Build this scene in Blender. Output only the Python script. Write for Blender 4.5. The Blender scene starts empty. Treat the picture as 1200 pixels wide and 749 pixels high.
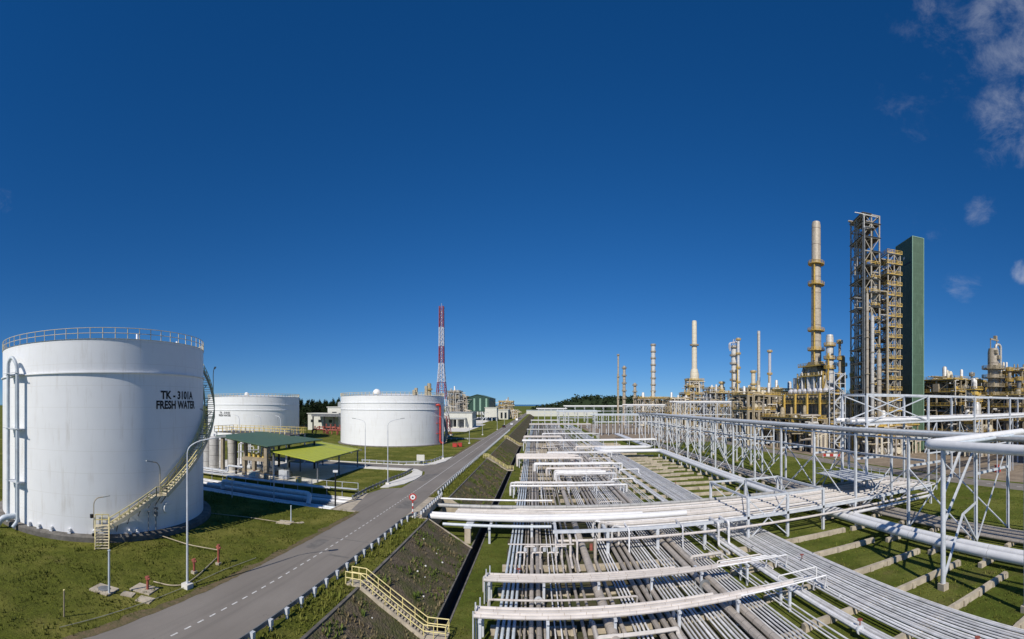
import bpy, math, random
from mathutils import Vector, noise
R = math.radians
sc = bpy.context.scene
COL = sc.collection

# ------------------------------------------------------------------ camera (stitched panorama = cylindrical lens)
F, CX, HY, CAMZ = 520.0, 632.0, 474.0, 15.0
cd = bpy.data.cameras.new('camera')
cam = bpy.data.objects.new('camera', cd)
COL.objects.link(cam)
sc.camera = cam
cam.location = (0, 0, CAMZ)
cam.rotation_euler = (R(90), 0, 0)
cd.type = 'PANO'
cd.panorama_type = 'CENTRAL_CYLINDRICAL'
cd.central_cylindrical_range_u_min = -CX / F
cd.central_cylindrical_range_u_max = (1200 - CX) / F
cd.central_cylindrical_range_v_min = -(749 - HY) / F
cd.central_cylindrical_range_v_max = HY / F
cd.central_cylindrical_radius = 1.0
cd.clip_start = 0.1
cd.clip_end = 60000

# ------------------------------------------------------------------ world, sun, exposure
SUN_EL, SUN_AZ = R(41.5), R(194)          # azimuth clockwise from +Y: the sun stands behind the camera, a little to the left
w = bpy.data.worlds.new('World')
sc.world = w
w.use_nodes = True
nt = w.node_tree
nt.nodes.clear()
def wn(t, **k):
    n = nt.nodes.new(t)
    for a, b in k.items(): setattr(n, a, b)
    return n
def wl(a, b): nt.links.new(a, b)
sky = wn('ShaderNodeTexSky', sky_type='NISHITA', sun_disc=False, sun_elevation=SUN_EL, sun_rotation=SUN_AZ,
         altitude=0, air_density=1.0, dust_density=0.0, ozone_density=6.0)
hsv = wn('ShaderNodeHueSaturation')
hsv.inputs['Saturation'].default_value = 1.19
hsv.inputs['Value'].default_value = 1.0
tint = wn('ShaderNodeMix', data_type='RGBA', blend_type='MULTIPLY'); tint.inputs['Factor'].default_value = 1.0
tint.inputs[7].default_value = (.82, .905, 1.07, 1)            # a polarised, deep blue sky
wl(sky.outputs[0], tint.inputs[6]); wl(tint.outputs[2], hsv.inputs['Color'])
tc = wn('ShaderNodeTexCoord')
lift = wn('ShaderNodeVectorMath', operation='MULTIPLY_ADD')     # clear dry air: no pale band at the horizon
lift.inputs[1].default_value = (1, 1, .92); lift.inputs[2].default_value = (0, 0, .06)
wl(tc.outputs['Generated'], lift.inputs[0])
nrm = wn('ShaderNodeVectorMath', operation='NORMALIZE'); wl(lift.outputs[0], nrm.inputs[0]); wl(nrm.outputs[0], sky.inputs[0])
def dirv(x, y):
    t = (x - CX) / F
    v = Vector((math.sin(t), math.cos(t), (HY - y) / F)); v.normalize()
    return v
# thin fair weather clouds: noise broken patches round a few directions of the sky
ns = wn('ShaderNodeTexNoise'); ns.inputs['Scale'].default_value = 10.0; ns.inputs['Detail'].default_value = 9.0
ns.inputs['Roughness'].default_value = 0.68; ns.inputs['Distortion'].default_value = 0.3
mpn = wn('ShaderNodeMapping'); mpn.inputs['Scale'].default_value = (1.0, 1.0, 1.7); mpn.inputs['Location'].default_value = (3.1, 1.7, 0.4)
wl(tc.outputs['Generated'], mpn.inputs[0]); wl(mpn.outputs[0], ns.inputs['Vector'])
acc = None
for (x, y, rad, amp) in [(1192, 25, 8.0, .85), (1196, 140, 7.0, .8), (1125, 25, 8, .55), (1148, 248, 2.6, .55), (1124, 338, 2.8, .52), (1138, 330, 2.0, .45),
                         (1199, 318, 2.3, 1.2), (1055, 140, 5, .24), (1083, 262, 4, .28), (0, 238, 2.6, .7), (1190, 85, 6, .5)]:
    d = dirv(x, y)
    dp = wn('ShaderNodeVectorMath', operation='DOT_PRODUCT'); dp.inputs[1].default_value = d
    wl(tc.outputs['Generated'], dp.inputs[0])
    mr = wn('ShaderNodeMapRange', interpolation_type='SMOOTHSTEP')
    mr.inputs['From Min'].default_value = math.cos(R(rad)); mr.inputs['From Max'].default_value = 1.0
    mr.inputs['To Max'].default_value = amp
    wl(dp.outputs['Value'], mr.inputs['Value'])
    if acc is None: acc = mr.outputs[0]
    else:
        mx = wn('ShaderNodeMath', operation='MAXIMUM'); wl(acc, mx.inputs[0]); wl(mr.outputs[0], mx.inputs[1]); acc = mx.outputs[0]
ad = wn('ShaderNodeMath', operation='MULTIPLY_ADD'); wl(acc, ad.inputs[0]); ad.inputs[1].default_value = .36; wl(ns.outputs['Fac'], ad.inputs[2])
sq = wn('ShaderNodeMath', operation='POWER'); wl(acc, sq.inputs[0]); sq.inputs[1].default_value = .55
cm = wn('ShaderNodeMapRange', interpolation_type='SMOOTHSTEP')
cm.inputs['From Min'].default_value = .60; cm.inputs['From Max'].default_value = 1.04; cm.inputs['To Max'].default_value = .46
wl(ad.outputs[0], cm.inputs['Value'])
cf = wn('ShaderNodeMath', operation='MULTIPLY'); wl(cm.outputs[0], cf.inputs[0]); wl(sq.outputs[0], cf.inputs[1])
mixc = wn('ShaderNodeMix', data_type='RGBA')
wl(cf.outputs[0], mixc.inputs['Factor']); wl(hsv.outputs[0], mixc.inputs[6]); mixc.inputs[7].default_value = (7.2, 7.6, 8.6, 1)
bg = wn('ShaderNodeBackground'); bg.inputs['Strength'].default_value = 0.070
wl(mixc.outputs[2], bg.inputs['Color'])
out = wn('ShaderNodeOutputWorld'); wl(bg.outputs[0], out.inputs[0])

sl = bpy.data.lights.new('sun', 'SUN'); sl.energy = 4.0; sl.angle = R(0.5); sl.color = (1.0, .93, .82)
so = bpy.data.objects.new('sun', sl); COL.objects.link(so)
sdir = Vector((math.sin(SUN_AZ) * math.cos(SUN_EL), math.cos(SUN_AZ) * math.cos(SUN_EL), math.sin(SUN_EL)))
so.rotation_euler = sdir.to_track_quat('Z', 'Y').to_euler()
so.location = (0, -40, 120)
vs = sc.view_settings
vs.view_transform = 'Standard'; vs.look = 'None'; vs.gamma = 1.0; vs.use_curve_mapping = False; vs.exposure = 0.14
sc.cycles.max_bounces = 5; sc.cycles.diffuse_bounces = 3; sc.cycles.glossy_bounces = 2

# ------------------------------------------------------------------ where a pixel's ray meets a level plane (used to survey the place)
def P(x, y, z=0.0):
    t = (x - CX) / F; d = F * (CAMZ - z) / (y - HY)
    return (d * math.sin(t), d * math.cos(t))

# ------------------------------------------------------------------ mesh builder
ORG = {}
class MB:
    def __init__(s): s.v = []; s.f = []; s.mi = []; s.cur = 0
    def add(s, vs_, fs):
        b = len(s.v); s.v += [tuple(p) for p in vs_]
        for f in fs: s.f.append([i + b for i in f]); s.mi.append(s.cur)
    def box(s, c, sz, rz=0.0):
        x, y, z = sz[0] / 2, sz[1] / 2, sz[2] / 2; ca, sa = math.cos(rz), math.sin(rz)
        vv = []
        for dz in (-z, z):
            for dx, dy in ((-x, -y), (x, -y), (x, y), (-x, y)):
                vv.append((c[0] + dx * ca - dy * sa, c[1] + dx * sa + dy * ca, c[2] + dz))
        s.add(vv, [(3, 2, 1, 0), (4, 5, 6, 7), (0, 1, 5, 4), (1, 2, 6, 5), (2, 3, 7, 6), (3, 0, 4, 7)])
        return s
    def ext(s, x0, x1, y0, y1, z0, z1):
        return s.box(((x0 + x1) / 2, (y0 + y1) / 2, (z0 + z1) / 2), (x1 - x0, y1 - y0, z1 - z0))
    def bar(s, p0, p1, wd, ht=None):
        ht = ht or wd; p0 = Vector(p0); p1 = Vector(p1); d = (p1 - p0)
        if d.length < 1e-6: return s
        d.normalize(); up = Vector((0, 0, 1)) if abs(d.z) < .95 else Vector((0, 1, 0))
        a = d.cross(up).normalized() * wd / 2; b = a.cross(d).normalized() * ht / 2
        vv = [p + q for p in (p0, p1) for q in (-a - b, a - b, a + b, -a + b)]
        s.add(vv, [(3, 2, 1, 0), (4, 5, 6, 7), (0, 1, 5, 4), (1, 2, 6, 5), (2, 3, 7, 6), (3, 0, 4, 7)])
        return s
    def hcol(s, x, y, z0, z1, a, t=None):              # H section column: two flanges and a web
        t = t or a * .14
        s.ext(x - a / 2, x + a / 2, y - a / 2, y - a / 2 + t, z0, z1)
        s.ext(x - a / 2, x + a / 2, y + a / 2 - t, y + a / 2, z0, z1)
        s.ext(x - t / 2, x + t / 2, y - a / 2 + t + .002, y + a / 2 - t - .002, z0, z1 - .003)
        return s
    def cyl(s, p0, p1, r0, r1=None, n=12, caps=True):
        r1 = r0 if r1 is None else r1; p0 = Vector(p0); p1 = Vector(p1); d = (p1 - p0).normalized()
        up = Vector((0, 0, 1)) if abs(d.z) < .95 else Vector((1, 0, 0))
        a = d.cross(up).normalized(); b = a.cross(d).normalized(); vv = []
        for p, r in ((p0, r0), (p1, r1)):
            for i in range(n):
                t = 2 * math.pi * i / n; vv.append(p + (a * math.cos(t) + b * math.sin(t)) * r)
        fs = [(i, n + i, n + (i + 1) % n, (i + 1) % n) for i in range(n)]
        if caps: fs += [tuple(range(n)), tuple(range(2 * n - 1, n - 1, -1))]
        s.add(vv, fs); return s
    def tube(s, path, r, n=8, bend=None, caps=True):
        pts = [Vector(p) for p in path]
        if bend is None: bend = 2.2 * r
        q = [pts[0]]
        for i in range(1, len(pts) - 1):
            a, b, c = pts[i - 1], pts[i], pts[i + 1]
            u = (a - b); v = (c - b); k = min(bend, u.length * .49, v.length * .49)
            if k < 1e-4 or u.normalized().dot(v.normalized()) < -.9995: q.append(b); continue
            p0 = b + u.normalized() * k; p2 = b + v.normalized() * k
            for j in range(5):
                t = j / 4; q.append(p0 * (1 - t) ** 2 + b * 2 * t * (1 - t) + p2 * t * t)
        q.append(pts[-1]); m = len(q); vv = []; a = None
        for i, p in enumerate(q):
            d = (q[min(i + 1, m - 1)] - q[max(i - 1, 0)]).normalized()
            if a is None:
                up = Vector((0, 0, 1)) if abs(d.z) < .95 else Vector((1, 0, 0)); a = d.cross(up).normalized()
            a = (a - d * a.dot(d)).normalized(); b = a.cross(d)
            for k in range(n):
                t = 2 * math.pi * k / n; vv.append(p + (a * math.cos(t) + b * math.sin(t)) * r)
        fs = [(i * n + k, (i + 1) * n + k, (i + 1) * n + (k + 1) % n, i * n + (k + 1) % n) for i in range(m - 1) for k in range(n)]
        if caps: fs += [tuple(range(n)), tuple(range(m * n - 1, (m - 1) * n - 1, -1))]
        s.add(vv, fs); return s
    def lathe(s, c, prof, n=48, a0=0.0, a1=2 * math.pi):
        full = abs(a1 - a0 - 2 * math.pi) < 1e-6; k = n if full else n + 1; vv = []
        for r, z in prof:
            for i in range(k):
                t = a0 + (a1 - a0) * i / n; vv.append((c[0] + r * math.cos(t), c[1] + r * math.sin(t), c[2] + z))
        fs = []
        for j in range(len(prof) - 1):
            for i in range(n):
                i2 = (i + 1) % k; fs.append((j * k + i, j * k + i2, (j + 1) * k + i2, (j + 1) * k + i))
        s.add(vv, fs); return s
    def poly(s, pts): s.add(pts, [tuple(range(len(pts)))]); return s
    def rect(s, x0, x1, y0, y1, z): return s.poly([(x0, y0, z), (x1, y0, z), (x1, y1, z), (x0, y1, z)])
    def prism(s, pts, z0, z1):
        n = len(pts)
        s.add([(p[0], p[1], z0) for p in pts] + [(p[0], p[1], z1) for p in pts],
              [tuple(range(n - 1, -1, -1)), tuple(range(n, 2 * n))] + [(i, (i + 1) % n, n + (i + 1) % n, n + i) for i in range(n)])
        return s
    def build(s, name, mat, parent=None, smooth=False, org=None, angle=40):
        if parent is not None: o0 = ORG[parent.name]
        elif org is not None: o0 = Vector(org)
        else:
            xs = [p[0] for p in s.v]; ys = [p[1] for p in s.v]; zs = [p[2] for p in s.v]
            o0 = Vector(((min(xs) + max(xs)) / 2, (min(ys) + max(ys)) / 2, min(zs)))
        me = bpy.data.meshes.new(name)
        me.from_pydata([(p[0] - o0.x, p[1] - o0.y, p[2] - o0.z) for p in s.v], [], s.f)
        for m in (mat if isinstance(mat, (list, tuple)) else [mat]): me.materials.append(m)
        if max(s.mi, default=0): me.polygons.foreach_set('material_index', s.mi)
        if smooth:
            me.polygons.foreach_set('use_smooth', [True] * len(me.polygons)); me.set_sharp_from_angle(angle=R(angle))
        me.update()
        o = bpy.data.objects.new(name, me); COL.objects.link(o)
        if parent is not None: o.parent = parent
        else: o.location = o0
        ORG[o.name] = o0
        return o
def tag(o, label=None, cat=None, group=None, kind=None):
    if label: o['label'] = label
    if cat: o['category'] = cat
    if group: o['group'] = group
    if kind or cat: o['kind'] = kind or 'thing'
    return o
def thing(name, label, cat, loc, group=None):
    o = bpy.data.objects.new(name, None); COL.objects.link(o); o.location = loc; o.empty_display_size = .5
    ORG[o.name] = Vector(loc)
    return tag(o, label, cat, group)
def struct(mb, name, mat, smooth=False):
    o = mb.build(name, mat, None, smooth, (0, 0, 0)); o['kind'] = 'structure'; return o
def copy_tree(o, parent=None):
    c = o.copy(); COL.objects.link(c); ORG[c.name] = ORG[o.name]
    if parent is not None: c.parent = parent
    for ch in [x for x in KIDS.get(o.name, [])]: copy_tree(ch, c)
    return c
KIDS = {}
def kids_of(o):
    KIDS[o.name] = list(o.children)
    for c in o.children: kids_of(c)
def dup(o, loc, rz=0.0, label=None, group=None):
    if o.name not in KIDS: kids_of(o)
    c = copy_tree(o); c.location = loc; c.rotation_euler = (0, 0, rz); ORG[c.name] = Vector(loc)
    if label: c['label'] = label
    if group: c['group'] = group
    return c

# ------------------------------------------------------------------ materials
def newmat(name):
    m = bpy.data.materials.new(name); m.use_nodes = True
    t = m.node_tree; b = t.nodes['Principled BSDF']
    return m, t, b
def nd(t, k, **kw):
    n = t.nodes.new(k)
    for a, b in kw.items(): setattr(n, a, b)
    return n
def tex(t, scale, detail=5.0, rough=.6, vec=None, sc3=None):
    n = nd(t, 'ShaderNodeTexNoise'); n.inputs['Scale'].default_value = scale
    n.inputs['Detail'].default_value = detail; n.inputs['Roughness'].default_value = rough
    g = nd(t, 'ShaderNodeNewGeometry'); v = g.outputs['Position']
    if sc3:
        mp = nd(t, 'ShaderNodeMapping'); mp.inputs['Scale'].default_value = sc3; t.links.new(v, mp.inputs[0]); v = mp.outputs[0]
    t.links.new(v, n.inputs['Vector'])
    return n.outputs['Fac']
def ramp(t, fac, lo, hi, a=0.0, b=1.0):
    n = nd(t, 'ShaderNodeMapRange', interpolation_type='SMOOTHSTEP')
    n.inputs['From Min'].default_value = lo; n.inputs['From Max'].default_value = hi
    n.inputs['To Min'].default_value = a; n.inputs['To Max'].default_value = b
    t.links.new(fac, n.inputs['Value']); return n.outputs[0]
def mix(t, fac, a, b):
    n = nd(t, 'ShaderNodeMix', data_type='RGBA')
    if isinstance(fac, float): n.inputs['Factor'].default_value = fac
    else: t.links.new(fac, n.inputs['Factor'])
    for i, c in ((6, a), (7, b)):
        if isinstance(c, tuple): n.inputs[i].default_value = (c[0], c[1], c[2], 1)
        else: t.links.new(c, n.inputs[i])
    return n.outputs[2]
def mul(t, a, b):
    n = nd(t, 'ShaderNodeMath', operation='MULTIPLY')
    for i, c in ((0, a), (1, b)):
        if isinstance(c, float): n.inputs[i].default_value = c
        else: t.links.new(c, n.inputs[i])
    return n.outputs[0]
def bump(t, b, h, strength, dist):
    n = nd(t, 'ShaderNodeBump'); n.inputs['Strength'].default_value = strength; n.inputs['Distance'].default_value = dist
    t.links.new(h, n.inputs['Height']); t.links.new(n.outputs[0], b.inputs['Normal'])
def paint(name, col, rough=.5, metal=0.0, var=.14, scale=1.2, dirt=None, dirt_amt=.5, streak=True, rand=0.0, band=None, bmp=0.0, spec=.4):
    m, t, b = newmat(name)
    lo = tuple(c * (1 - var) for c in col); hi = tuple(min(1, c * (1 + var)) for c in col)
    c = mix(t, ramp(t, tex(t, scale), .3, .7), lo, hi)
    if dirt:
        f = tex(t, 1.0, 6, .65, sc3=(1.6, 1.6, .16) if streak else (.8, .8, .8))
        g = tex(t, .35, 3, .5)
        c = mix(t, mul(t, ramp(t, f, .5, .78, 0, dirt_amt), ramp(t, g, .3, .65)), c, dirt)
    if band:
        ax, per, wd, bc = band
        g = nd(t, 'ShaderNodeNewGeometry'); sp = nd(t, 'ShaderNodeSeparateXYZ'); t.links.new(g.outputs['Position'], sp.inputs[0])
        oi = nd(t, 'ShaderNodeObjectInfo')
        a0 = nd(t, 'ShaderNodeMath', operation='MULTIPLY_ADD'); t.links.new(oi.outputs['Random'], a0.inputs[0]); a0.inputs[1].default_value = per
        t.links.new(sp.outputs[ax], a0.inputs[2])
        a1 = nd(t, 'ShaderNodeMath', operation='PINGPONG'); t.links.new(a0.outputs[0], a1.inputs[0]); a1.inputs[1].default_value = per / 2
        a2 = nd(t, 'ShaderNodeMath', operation='LESS_THAN'); t.links.new(a1.outputs[0], a2.inputs[0]); a2.inputs[1].default_value = wd / 2
        c = mix(t, a2.outputs[0], c, bc)
    if rand:
        oi = nd(t, 'ShaderNodeObjectInfo'); hs = nd(t, 'ShaderNodeHueSaturation')
        t.links.new(ramp(t, oi.outputs['Random'], 0, 1, 1 - rand, 1 + rand), hs.inputs['Value']); t.links.new(c, hs.inputs['Color']); c = hs.outputs[0]
    t.links.new(c, b.inputs['Base Color'])
    b.inputs['Roughness'].default_value = rough; b.inputs['Metallic'].default_value = metal
    b.inputs['Specular IOR Level'].default_value = spec
    if bmp: bump(t, b, tex(t, 3.0, 4), bmp, .05)
    return m
MAT = {}
MAT['tank'] = paint('white_tank_paint', (.80, .81, .82), .5, var=.02, scale=.3, band=(2, 2.45, .05, (.72, .72, .71)), dirt=(.44, .39, .32), dirt_amt=.45)
MAT['steel'] = paint('galvanised_steel', (.54, .57, .61), .5, 0.0, var=.12, dirt=(.30, .27, .24), dirt_amt=.4)
MAT['guard_steel'] = paint('weathered_guardrail_steel', (.30, .32, .34), .5, 0.0, var=.12, dirt=(.2, .18, .15), dirt_amt=.5)
MAT['steel_dark'] = paint('weathered_and_shaded_steel', (.16, .17, .18), .55, 0.0, var=.25)  # worn steel; also stands in for shade on guardrails and filler boxes
MAT['white_pipe'] = paint('white_pipe_paint', (.68, .68, .69), .42, var=.14, rand=.18, dirt=(.33, .29, .24), dirt_amt=.6, streak=False)
MAT['blue_pipe'] = paint('pale_blue_grey_pipe', (.58, .64, .69), .42, var=.10, rand=.08, dirt=(.33, .30, .27), dirt_amt=.5, streak=False)
MAT['clad_y'] = paint('clad_pipe_long', (.40, .36, .315), .45, .05, var=.10, rand=.18, band=(1, 1.3, .045, (.16, .14, .12)), dirt=(.24, .19, .14), dirt_amt=.6, streak=False)
MAT['clad_x'] = paint('clad_pipe_cross', (.57, .53, .50), .45, .0, var=.08, rand=.16, band=(0, 1.7, .045, (.36, .30, .25)), dirt=(.36, .30, .25), dirt_amt=.5, streak=False)
MAT['grey_x'] = paint('grey_clad_cross', (.36, .36, .355), .45, .05, var=.12, band=(0, 1.6, .05, (.16, .15, .14)), dirt=(.22, .2, .18), dirt_amt=.5, streak=False)
MAT['big_pipe'] = paint('big_white_pipe', (.70, .71, .73), .4, var=.05, rand=.03, band=(1, 6.0, .06, (.40, .39, .38)), dirt=(.45, .42, .38), dirt_amt=.4, streak=False)
MAT['loop_pipe'] = paint('overhead_white_pipe', (.74, .74, .74), .4, var=.05, dirt=(.42, .38, .33), dirt_amt=.35, streak=False)
MAT['concrete'] = paint('concrete', (.44, .385, .30), .9, var=.2, scale=.9, dirt=(.17, .145, .11), dirt_amt=.8, bmp=.35)
MAT['concrete_light'] = paint('pale_concrete', (.70, .68, .63), .9, var=.10, scale=.6, dirt=(.30, .27, .22), dirt_amt=.5, streak=False, bmp=.2)
MAT['concrete_dark'] = paint('stained_concrete', (.15, .14, .125), .95, var=.35, scale=.8, dirt=(.05, .05, .04), dirt_amt=.8, bmp=.35)
MAT['drain'] = paint('shaded_drain_concrete', (.05, .05, .048), .9, var=.3, scale=1.0)  # near black colour stands in for the shade inside the channel
MAT['beige'] = paint('fireproofed_beige', (.32, .27, .195), .85, var=.15, dirt=(.22, .17, .12), dirt_amt=.7)
MAT['yellow'] = paint('yellow_rail_paint', (.62, .47, .14), .55, var=.15, dirt=(.32, .22, .08), dirt_amt=.5)
MAT['stair_yellow'] = paint('pale_yellow_rail', (.72, .62, .28), .5, var=.12, dirt=(.34, .26, .14), dirt_amt=.4)
MAT['stair_tan'] = paint('pale_stair_steel', (.58, .52, .38), .6, var=.12, dirt=(.3, .23, .14), dirt_amt=.5)
MAT['plant_yellow'] = paint('plant_yellow_steel', (.56, .38, .09), .6, var=.25, dirt=(.28, .17, .05), dirt_amt=.6)
MAT['tan_steel'] = paint('tan_steel', (.35, .295, .20), .6, var=.25, dirt=(.22, .17, .11), dirt_amt=.6)
MAT['red'] = paint('red_pipe_paint', (.45, .05, .04), .45, var=.15)
MAT['red_dull'] = paint('faded_red_paint', (.30, .085, .06), .6, var=.25)
MAT['black'] = paint('black_paint', (.012, .012, .014), .5, var=.2)
MAT['lettering'] = paint('black_lettering', (.012, .013, .016), .6, var=.1)
MAT['asphalt_patch'] = paint('asphalt_patch', (.165, .155, .142), .9, var=.2)
MAT['line'] = paint('white_road_line', (.62, .62, .60), .7, var=.2, scale=5)
MAT['green_roof'] = paint('green_sheet_roof', (.088, .152, .10), .55, var=.06, band=(0, .9, .12, (.055, .10, .064)), dirt=(.05, .08, .055), dirt_amt=.7, streak=False)
MAT['lime_roof'] = paint('lime_sheet_roof', (.46, .50, .055), .55, var=.06, band=(0, .9, .12, (.34, .37, .04)), dirt=(.28, .29, .08), dirt_amt=.65, streak=False)
MAT['green_clad'] = paint('green_cladding', (.066, .118, .074), .55, var=.08, scale=.5, band=(2, 4.0, .1, (.10, .17, .115)), dirt=(.17, .25, .18), dirt_amt=.8)
MAT['green_dark'] = paint('dark_green_cladding', (.022, .06, .045), .5, var=.1, dirt=(.05, .11, .08), dirt_amt=.4)
MAT['green_trim'] = paint('pale_green_trim', (.22, .36, .27), .5, var=.1)
MAT['cream'] = paint('cream_wall', (.60, .60, .54), .8, var=.06, dirt=(.34, .32, .27), dirt_amt=.5)
MAT['grey_roof'] = paint('grey_roof', (.33, .35, .35), .6, var=.1)
MAT['silver'] = paint('silver_cladding', (.62, .605, .575), .42, .12, var=.12, rand=.14, band=(2, 2.2, .09, (.25, .23, .21)), dirt=(.30, .26, .21), dirt_amt=.6)
MAT['stack'] = paint('stack_cladding', (.40, .35, .28), .5, .05, var=.16, rand=.1, band=(2, 7.0, .4, (.24, .2, .16)), dirt=(.20, .12, .06), dirt_amt=1.0)
MAT['furnace'] = paint('furnace_casing', (.33, .28, .20), .6, var=.2, band=(2, 3.2, .16, (.26, .21, .15)), dirt=(.26, .18, .11), dirt_amt=.85)
MAT['furnace_pale'] = paint('pale_furnace_panel', (.66, .60, .47), .6, var=.1, band=(2, 3.2, .12, (.4, .35, .27)), dirt=(.4, .31, .2), dirt_amt=.6)
MAT['grate'] = paint('deck_grating', (.12, .115, .105), .8, var=.25)
MAT['glass'] = paint('dark_glass', (.02, .025, .03), .1, var=.1)
MAT['car_dark'] = paint('dark_car_paint', (.012, .014, .02), .25, var=.05)
MAT['car_white'] = paint('white_car_paint', (.75, .76, .78), .3, var=.03)
MAT['rubber'] = paint('rubber', (.015, .015, .015), .9, var=.2)
MAT['cream_x'] = paint('cream_bridge_pipe', (.61, .575, .54), .45, .0, var=.08, rand=.14, band=(0, 2.4, .04, (.42, .37, .32)), dirt=(.36, .30, .25), dirt_amt=.5, streak=False)
MAT['tower_steel'] = paint('tower_steel', (.36, .325, .265), .55, 0.0, var=.15, dirt=(.25, .19, .12), dirt_amt=.7)
MAT['hose'] = paint('canvas_hose', (.42, .36, .26), .9, var=.2)
MAT['rope'] = paint('steel_cable', (.34, .33, .25), .8, var=.2)
MAT['bark'] = paint('bark', (.10, .075, .055), .9, var=.3)
MAT['sign_white'] = paint('sign_white', (.78, .78, .78), .4, var=.03)
MAT['mast_red'] = paint('mast_red_paint', (.24, .03, .04), .5, var=.1)
MAT['mast_white'] = paint('mast_white_paint', (.50, .50, .54), .5, var=.08)
MAT['litter'] = paint('pale_litter', (.7, .7, .68), .8, var=.1)

def grass_mat(name, dry=.5, dark=(.068, .082, .016), mid=(.130, .148, .026), lite=(.225, .212, .055), dirt=(.19, .145, .07)):
    m, t, b = newmat(name)
    c = mix(t, ramp(t, tex(t, .9, 6, .7), .32, .68), dark, mid)
    c = mix(t, ramp(t, tex(t, .16, 5, .6), .42, .72), c, lite)
    c = mix(t, mul(t, ramp(t, tex(t, 6.0, 3, .7), .45, .75), .55), c, tuple(k * 1.5 for k in mid))
    c = mix(t, mul(t, ramp(t, tex(t, .11, 6, .68), .56, .74), dry), c, dirt)
    t.links.new(c, b.inputs['Base Color']); b.inputs['Roughness'].default_value = 1.0; b.inputs['Specular IOR Level'].default_value = .05
    bump(t, b, tex(t, 4.5, 6, .75), .9, .25)
    return m
MAT['lawn'] = grass_mat('lawn_grass', .5)
MAT['field'] = grass_mat('field_grass', .55, mid=(.108, .142, .024), lite=(.175, .185, .045))
m, t, b = newmat('asphalt')
c = mix(t, ramp(t, tex(t, .22, 6, .6, sc3=(1, .35, 1)), .35, .7), (.205, .186, .166), (.262, .240, .216))
c = mix(t, ramp(t, tex(t, 14.0, 3, .7), .35, .75), c, (.215, .196, .176))
c = mix(t, mul(t, ramp(t, tex(t, .12, 5, .7), .55, .75), .45), c, (.12, .11, .10))
c = mix(t, mul(t, ramp(t, tex(t, 1.0, 4, .6, sc3=(1.1, .012, 1)), .48, .72), .55), c, (.145, .135, .122))     # wheel tracks worn along the lanes
c = mix(t, mul(t, ramp(t, tex(t, .8, 7, .8, sc3=(1, .5, 1)), .62, .70), .5), c, (.09, .083, .075))               # stains
t.links.new(c, b.inputs['Base Color']); b.inputs['Roughness'].default_value = .9; b.inputs['Specular IOR Level'].default_value = .2
bump(t, b, tex(t, 20.0, 3), .25, .03); MAT['asphalt'] = m
m, t, b = newmat('embankment_riprap')
vo = nd(t, 'ShaderNodeTexVoronoi'); vo.inputs['Scale'].default_value = 5.5
g = nd(t, 'ShaderNodeNewGeometry'); t.links.new(g.outputs['Position'], vo.inputs['Vector'])
c = mix(t, ramp(t, tex(t, 2.5, 6, .75), .3, .75), (.092, .074, .052), (.185, .148, .104))
c = mix(t, ramp(t, vo.outputs['Distance'], .1, .5, .22, 0), c, (.20, .175, .15))
c = mix(t, mul(t, ramp(t, tex(t, .35, 6, .7), .42, .62), .75), c, (.078, .092, .026))
c = mix(t, mul(t, ramp(t, tex(t, .2, 5, .7), .56, .72), .7), c, (.15, .115, .07))
t.links.new(c, b.inputs['Base Color']); b.inputs['Roughness'].default_value = 1; b.inputs['Specular IOR Level'].default_value = .1
bump(t, b, vo.outputs['Distance'], .6, .12); MAT['riprap'] = m
m, t, b = newmat('dirt_verge')
c = mix(t, ramp(t, tex(t, 1.6, 6, .75), .35, .7), (.16, .115, .062), (.075, .078, .022))
t.links.new(c, b.inputs['Base Color']); b.inputs['Roughness'].default_value = 1; bump(t, b, tex(t, 6.0, 5), .8, .1); MAT['verge'] = m
m, t, b = newmat('gravel_yard')
c = mix(t, ramp(t, tex(t, .3, 6, .7), .35, .7), (.20, .155, .11), (.30, .24, .175))
t.links.new(c, b.inputs['Base Color']); b.inputs['Roughness'].default_value = 1; bump(t, b, tex(t, 5.0, 5), .6, .1); MAT['yard'] = m
m, t, b = newmat('shaded_track_soil')  # soil with the shade under the pipes put into its dark colours
c = mix(t, ramp(t, tex(t, .5, 6, .7), .38, .66), (.045, .052, .014), (.10, .08, .05))
c = mix(t, mul(t, ramp(t, tex(t, .16, 5, .7), .5, .7), .8), c, (.04, .055, .012))
t.links.new(c, b.inputs['Base Color']); b.inputs['Roughness'].default_value = 1; bump(t, b, tex(t, 5.0, 5), .8, .15); MAT['track_soil'] = m
m, t, b = newmat('sea_water'); b.inputs['Base Color'].default_value = (.03, .09, .16, 1); b.inputs['Roughness'].default_value = .25
bump(t, b, tex(t, .05, 4), .2, 1.0); MAT['sea'] = m
def leaf_mat(name, a, c2):
    m, t, b = newmat(name)
    oi = nd(t, 'ShaderNodeObjectInfo')
    c = mix(t, ramp(t, tex(t, .8, 4, .7), .3, .7), a, c2)
    hs = nd(t, 'ShaderNodeHueSaturation'); t.links.new(ramp(t, oi.outputs['Random'], 0, 1, .75, 1.25), hs.inputs['Value']); t.links.new(c, hs.inputs['Color'])
    t.links.new(hs.outputs[0], b.inputs['Base Color']); b.inputs['Roughness'].default_value = .9; b.inputs['Specular IOR Level'].default_value = .1
    return m
MAT['blade'] = leaf_mat('grass_blade', (.105, .13, .022), (.22, .22, .05))
MAT['weed'] = leaf_mat('weed_leaf', (.055, .085, .018), (.12, .15, .035))
MAT['dry_weed'] = leaf_mat('dry_weed_leaf', (.14, .11, .06), (.20, .165, .095))
MAT['needles'] = leaf_mat('dark_needles', (.012, .024, .010), (.03, .046, .018))
MAT['wood'] = leaf_mat('far_wood_leaves', (.016, .030, .014), (.038, .052, .024))

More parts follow.
